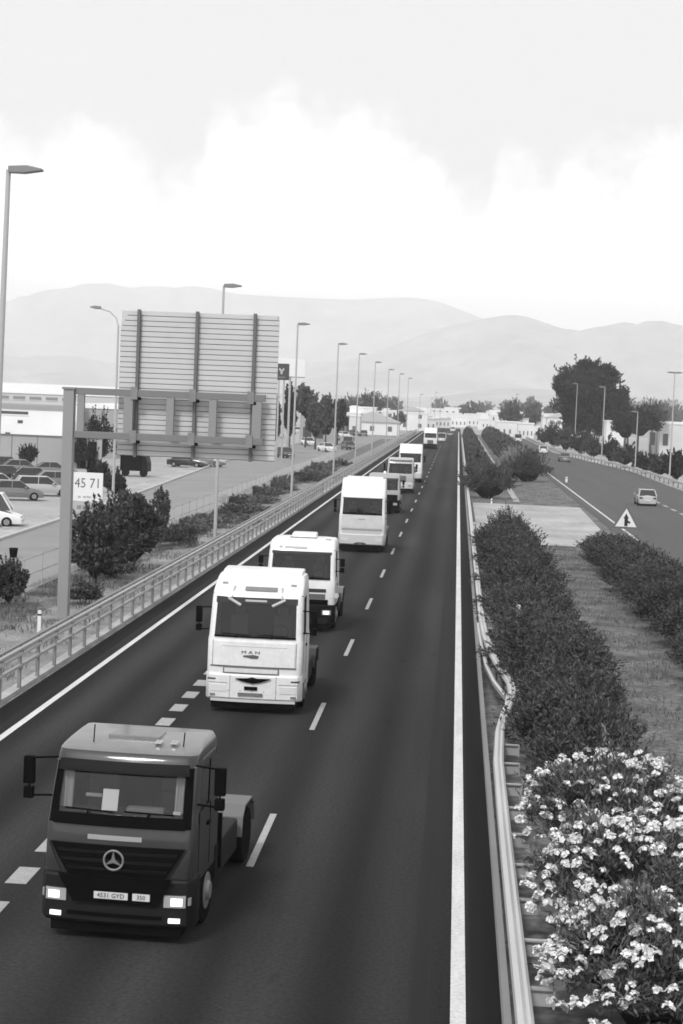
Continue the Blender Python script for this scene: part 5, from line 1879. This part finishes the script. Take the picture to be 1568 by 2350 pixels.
# ------------------------------------------------------------------ buildings
def building(name, label, x0, x1, ya, yb, h, wall, roof=None, wins=(), group=None, parapet=.35, gable=False, wmat=PANE):
    """x0..x1 across, ya the face towards the motorway viewer; wins: (x0, x1, z0, z1) on that face"""
    cx = (x0 + x1) / 2
    e = empty(name, (cx, ya, -.06), 0, label, 'building', group)
    a, b = x0 - cx, x1 - cx
    d = yb - ya
    MB().box(a, b, 0, d, 0, h).build('wall', wall, e)
    if gable:
        MB().prism([(a - .4, h + .01), (b + .4, h + .01), ((a + b) / 2, h + (b - a) * .2)], -.4, d + .4).build('roof', roof or ROOFT, e)
    else:
        q = MB()
        q.box(a - .15, b + .15, -.15, d + .15, h + .003, h + parapet)
        q.build('roof', roof or wall, e)
    for (u0, u1, z0, z1) in wins:
        w = MB().box(u0 - cx, u1 - cx, -.05, .02, z0, z1).build('window', wmat, e)
        if (u1 - u0) > 1.2 and ya < 420:
            MB().box(u0 - cx - .06, u1 - cx + .06, -.09, .02, z0 - .12, z0 - .003).build('sill', wall, w)
    return e


def pxb(x0, x1, yt, yb_, Y):
    a, b = at(x0, yt, Y), at(x1, yb_, Y)
    return a.x, b.x, a.z, b.z


# grey wall of the car park
x0, x1, zt_, zb_ = pxb(-60, 232, 1003, 1072, 181)
e = empty('car_park_wall', ((x0 + x1) / 2, 181, -.04), 0, 'plain grey boundary wall behind the parked cars', 'wall')
w_ = (x1 - x0) / 2
MB().box(-w_, w_, 0, .3, 0, 3.2).build('wall', WALLG, e)
MB().box(-w_ - .1, w_ + .1, -.08, .38, 3.203, 3.36).build('coping', mat('coping_dark', .14, .9), e)
for i in range(5):
    xx = -w_ + (i + .5) * w_ * .4
    MB().box(xx - .04, xx + .04, -.02, .01, .05, 3.19).build('joint', mat('coping_dark', .14, .9), e)
for sx_ in (.70, .86):
    MB().box(w_ * sx_ - .5, w_ * sx_ + .45, -.06, .02, .0, 2.9).build('door', BLACKP, e)
# white block over the wall
x0, x1, zt_, zb_ = pxb(-70, 143, 932, 1000, 204)
building('white_block', 'white flat-roofed block with small dark openings behind the grey car park wall', x0, x1, 204, 222, zt_, WALLW, mat('roof_edge_grey', .30, .8),
         [(at(12, 0, 204).x, at(92, 0, 204).x, at(50, 950, 204).z, at(50, 943, 204).z), (at(68, 0, 204).x, at(80, 0, 204).x, at(70, 971, 204).z, at(70, 964, 204).z),
          (at(40, 0, 204).x, at(51, 0, 204).x, at(45, 1009, 204).z, at(45, 992, 204).z), (at(94, 0, 204).x, at(106, 0, 204).x, at(100, 1008, 204).z, at(100, 1001, 204).z)], parapet=.5)
x0, x1, zt_, zb_ = pxb(186, 268, 935, 990, 212)
building('clad_hall', 'grey metal-clad hall between the white block and the big sign', x0, x1, 212, 240, zt_, WALLM, ROOFW, [], parapet=.6)
o = bpy.data.objects['clad_hall']
for i in range(18):
    a = (x0 - x1) / 2 + (i + .5) * (x1 - x0) / 18
    MB().box(a - .05, a + .05, -.06, .0, .1, zt_ - .1).build('rib', mat('cladding_rib', .33, .7), o)
x0, x1, zt_, zb_ = pxb(166, 178, 925, 1000, 208)
building('white_pier', 'slim white pier of the hall beside the gantry column', x0, x1, 208, 211, zt_, WALLW, parapet=.2)
x0, x1, zt_, zb_ = pxb(-90, 274, 896, 930, 262)
building('white_warehouse', 'long white-roofed warehouse stretching behind the car park buildings', x0, x1, 262, 300, zt_, mat('warehouse_wall', .5, .8, var=.08, scale=.1), ROOFW,
         [(at(-20 + 38 * i, 0, 262).x, at(8 + 38 * i, 0, 262).x, at(40, 915, 262).z, at(40, 908, 262).z) for i in range(6)], parapet=1.55, wmat=mat('window_grey', .22, .4))
# shed with white roof by the totem
x0, x1, zt_, zb_ = pxb(690, 766, 950, 1010, 322)
building('roadside_shed', 'shed with a broad white roof among the trees by the service road', x0, x1, 322, 334, zt_, WALLG, ROOFW,
         [(x0 + .6, x0 + 2.2, .2, 3.2), (x0 + 2.9, x0 + 4.4, 1.2, 3.0)], parapet=1.4)
x0, x1, zt_, zb_ = pxb(500, 560, 1020, 1060, 240)
building('low_kiosk', 'low grey kiosk partly behind the big sign', x0, x1, 240, 246, 2.9, WALLG, ROOFW, [(x0 + .6, x0 + 1.8, 1, 2.2)])
# right hand side buildings
x0, x1, zt_, zb_ = pxb(1393, 1431, 966, 1008, 338)
building('white_shed', 'small bright white shed at the foot of the huge domed tree', x0, x1, 338, 344, zt_, WALLW, ROOFW, [(x0 + .5, x0 + 1.2, 1.0, 2.0)], parapet=.2)
x0, x1, zt_, zb_ = pxb(1516, 1610, 972, 1060, 352)
building('pale_villa', 'pale villa with dark windows beyond the flat-crowned tree', x0, x1, 352, 362, zt_, mat('villa_wall', .62, .9, var=.06, scale=.3), ROOFW,
         [(at(1543, 0, 352).x, at(1556, 0, 352).x, 2.0, 4.6), (at(1574, 0, 352).x, at(1586, 0, 352).x, 2.0, 4.4)], parapet=.5)
x0, x1, zt_, zb_ = pxb(1494, 1506, 975, 1040, 356)
building('gate_house', 'narrow pale gatehouse beneath the flat-crowned tree', x0, x1, 356, 360, zt_, mat('villa_wall', .62, .9), ROOFW, [(x0 + .2, x0 + .6, 2, 3)], parapet=.3)

# the distant town
rnd = random.Random(31)
LABT = ('small white flat-roofed house in the distant town', 'pale gabled house in the distant town', 'long low white shed in the distant town')
tn = 0
spots = []
for i in range(120):
    Y = 430 + 1000 * (i / 120) ** 1.2
    px = rnd.uniform(785, 1290)
    q = at(px, 950, Y)
    if -16 < q.x < 24 and Y < 900:
        continue
    if Y < 600 and q.x > -20 and q.x < 30:
        continue
    if Y < 520 and px > 1150:
        continue
    k = i % 3
    w_ = rnd.uniform(7, 14) if k < 2 else rnd.uniform(16, 26)
    if any(abs(q.x - sx_) < (w_ + sw) * .5 and abs(Y - sy_) < 16 for sx_, sy_, sw in spots):
        continue
    spots.append((q.x, Y, w_))
    h = rnd.uniform(3.2, 7.0) if k < 2 else rnd.uniform(4.0, 6.0)
    wl_ = (WALLW, mat('town_cream', .76, .9), mat('town_pale', .66, .9))[rnd.randrange(3)]
    wins = []
    nw = 3 if k < 2 else 5
    for j in range(nw):
        u = q.x - w_ / 2 + (j + .5) * w_ / nw
        wins.append((u - .55, u + .55, 1.0, 2.3))
        if h > 5.4:
            wins.append((u - .55, u + .55, 3.9, 5.1))
    building(('town_house', 'gabled_house', 'town_shed')[k], LABT[k], q.x - w_ / 2, q.x + w_ / 2, Y, Y + rnd.uniform(8, 12), h, wl_,
             (ROOFW, mat('roof_pale', .5, .9), ROOFW)[k], wins, 'houses of the distant town', gable=(k == 1), wmat=mat('window_far', .14, .4))
for i, (px0, px1, pt, Y) in enumerate(((1020, 1090, 935, 960), (1125, 1165, 942, 690), (1240, 1272, 950, 640), (920, 990, 952, 620), (1095, 1120, 948, 900))):
    x0, x1, zt_, zb_ = pxb(px0, px1, pt, 990, Y)
    building('apartment_block', ('broad white apartment block straight ahead where the motorway meets the town', 'white block with roof band behind the hedge ends',
                                 'square white block beside the thicket', 'long white block facing the end of the service road', 'narrow white block behind the median hedges')[i],
             x0, x1, Y, Y + 14, zt_, WALLW, ROOFW, [(x0 + (j + .3) * (x1 - x0) / 5, x0 + (j + .65) * (x1 - x0) / 5, z, z + 1.3) for j in range(5) for z in (1.2, 4.2) if z + 1.5 < zt_],
             wmat=mat('window_far', .14, .4))

NB = ('cream row house', 'white terrace', 'white flat-roofed store', 'pale workshop', 'white garage block', 'white corner house', 'pale two-storey house')
rnd = random.Random(8)
for i, (px0, px1, pt, Y) in enumerate(((792, 826, 948, 470), (822, 868, 958, 520), (865, 905, 950, 560), (902, 940, 958, 600), (935, 985, 945, 720), (985, 1022, 950, 800), (955, 1000, 962, 560),
                                       (1000, 1032, 962, 640), (1098, 1130, 962, 640), (1128, 1175, 952, 600), (1170, 1212, 960, 560), (1205, 1245, 952, 600), (1140, 1190, 968, 500), (1190, 1225, 972, 480),
                                       (770, 800, 955, 430), (1245, 1275, 958, 560), (1036, 1070, 956, 690), (1066, 1100, 950, 740), (1010, 1040, 960, 700))):
    x0, x1, zt_, zb_ = pxb(px0, px1, pt, 1000, Y)
    nw = 4
    building('roadside_house', NB[i % 7] + (' on the service road side at the edge of the distant town' if px0 < 1040 else ' beyond the opposite carriageway at the edge of the distant town'),
             x0, x1, Y, Y + 9, zt_, (WALLW, mat('town_cream', .76, .9))[i % 2], (ROOFW, mat('roof_pale', .5, .9))[(i // 2) % 2],
             [(x0 + (j + .3) * (x1 - x0) / nw, x0 + (j + .62) * (x1 - x0) / nw, z, z + 1.2) for j in range(nw) for z in (1.0, 3.9) if z + 1.5 < zt_ and rnd.random() < .8],
             'houses at the edge of the distant town', wmat=mat('window_far', .14, .4))

# ------------------------------------------------------------------ hazy air over the plain
hz = MB()
hz.box(-13500, 13500, -80, 12000, -8, 680)
hv = bpy.data.materials.new('haze')
hv.use_nodes = True
nt = hv.node_tree
nt.nodes.clear()
oo = nt.nodes.new('ShaderNodeOutputMaterial')
vp = nt.nodes.new('ShaderNodeVolumePrincipled')
vp.inputs['Color'].default_value = (1, 1, 1, 1)
vp.inputs['Density'].default_value = 0.00022
vp.inputs['Anisotropy'].default_value = 0.0
nt.links.new(vp.outputs[0], oo.inputs['Volume'])
o = hz.build('haze', hv)
tag(o, 'pale summer haze over the motorway plain', 'haze', kind='stuff')
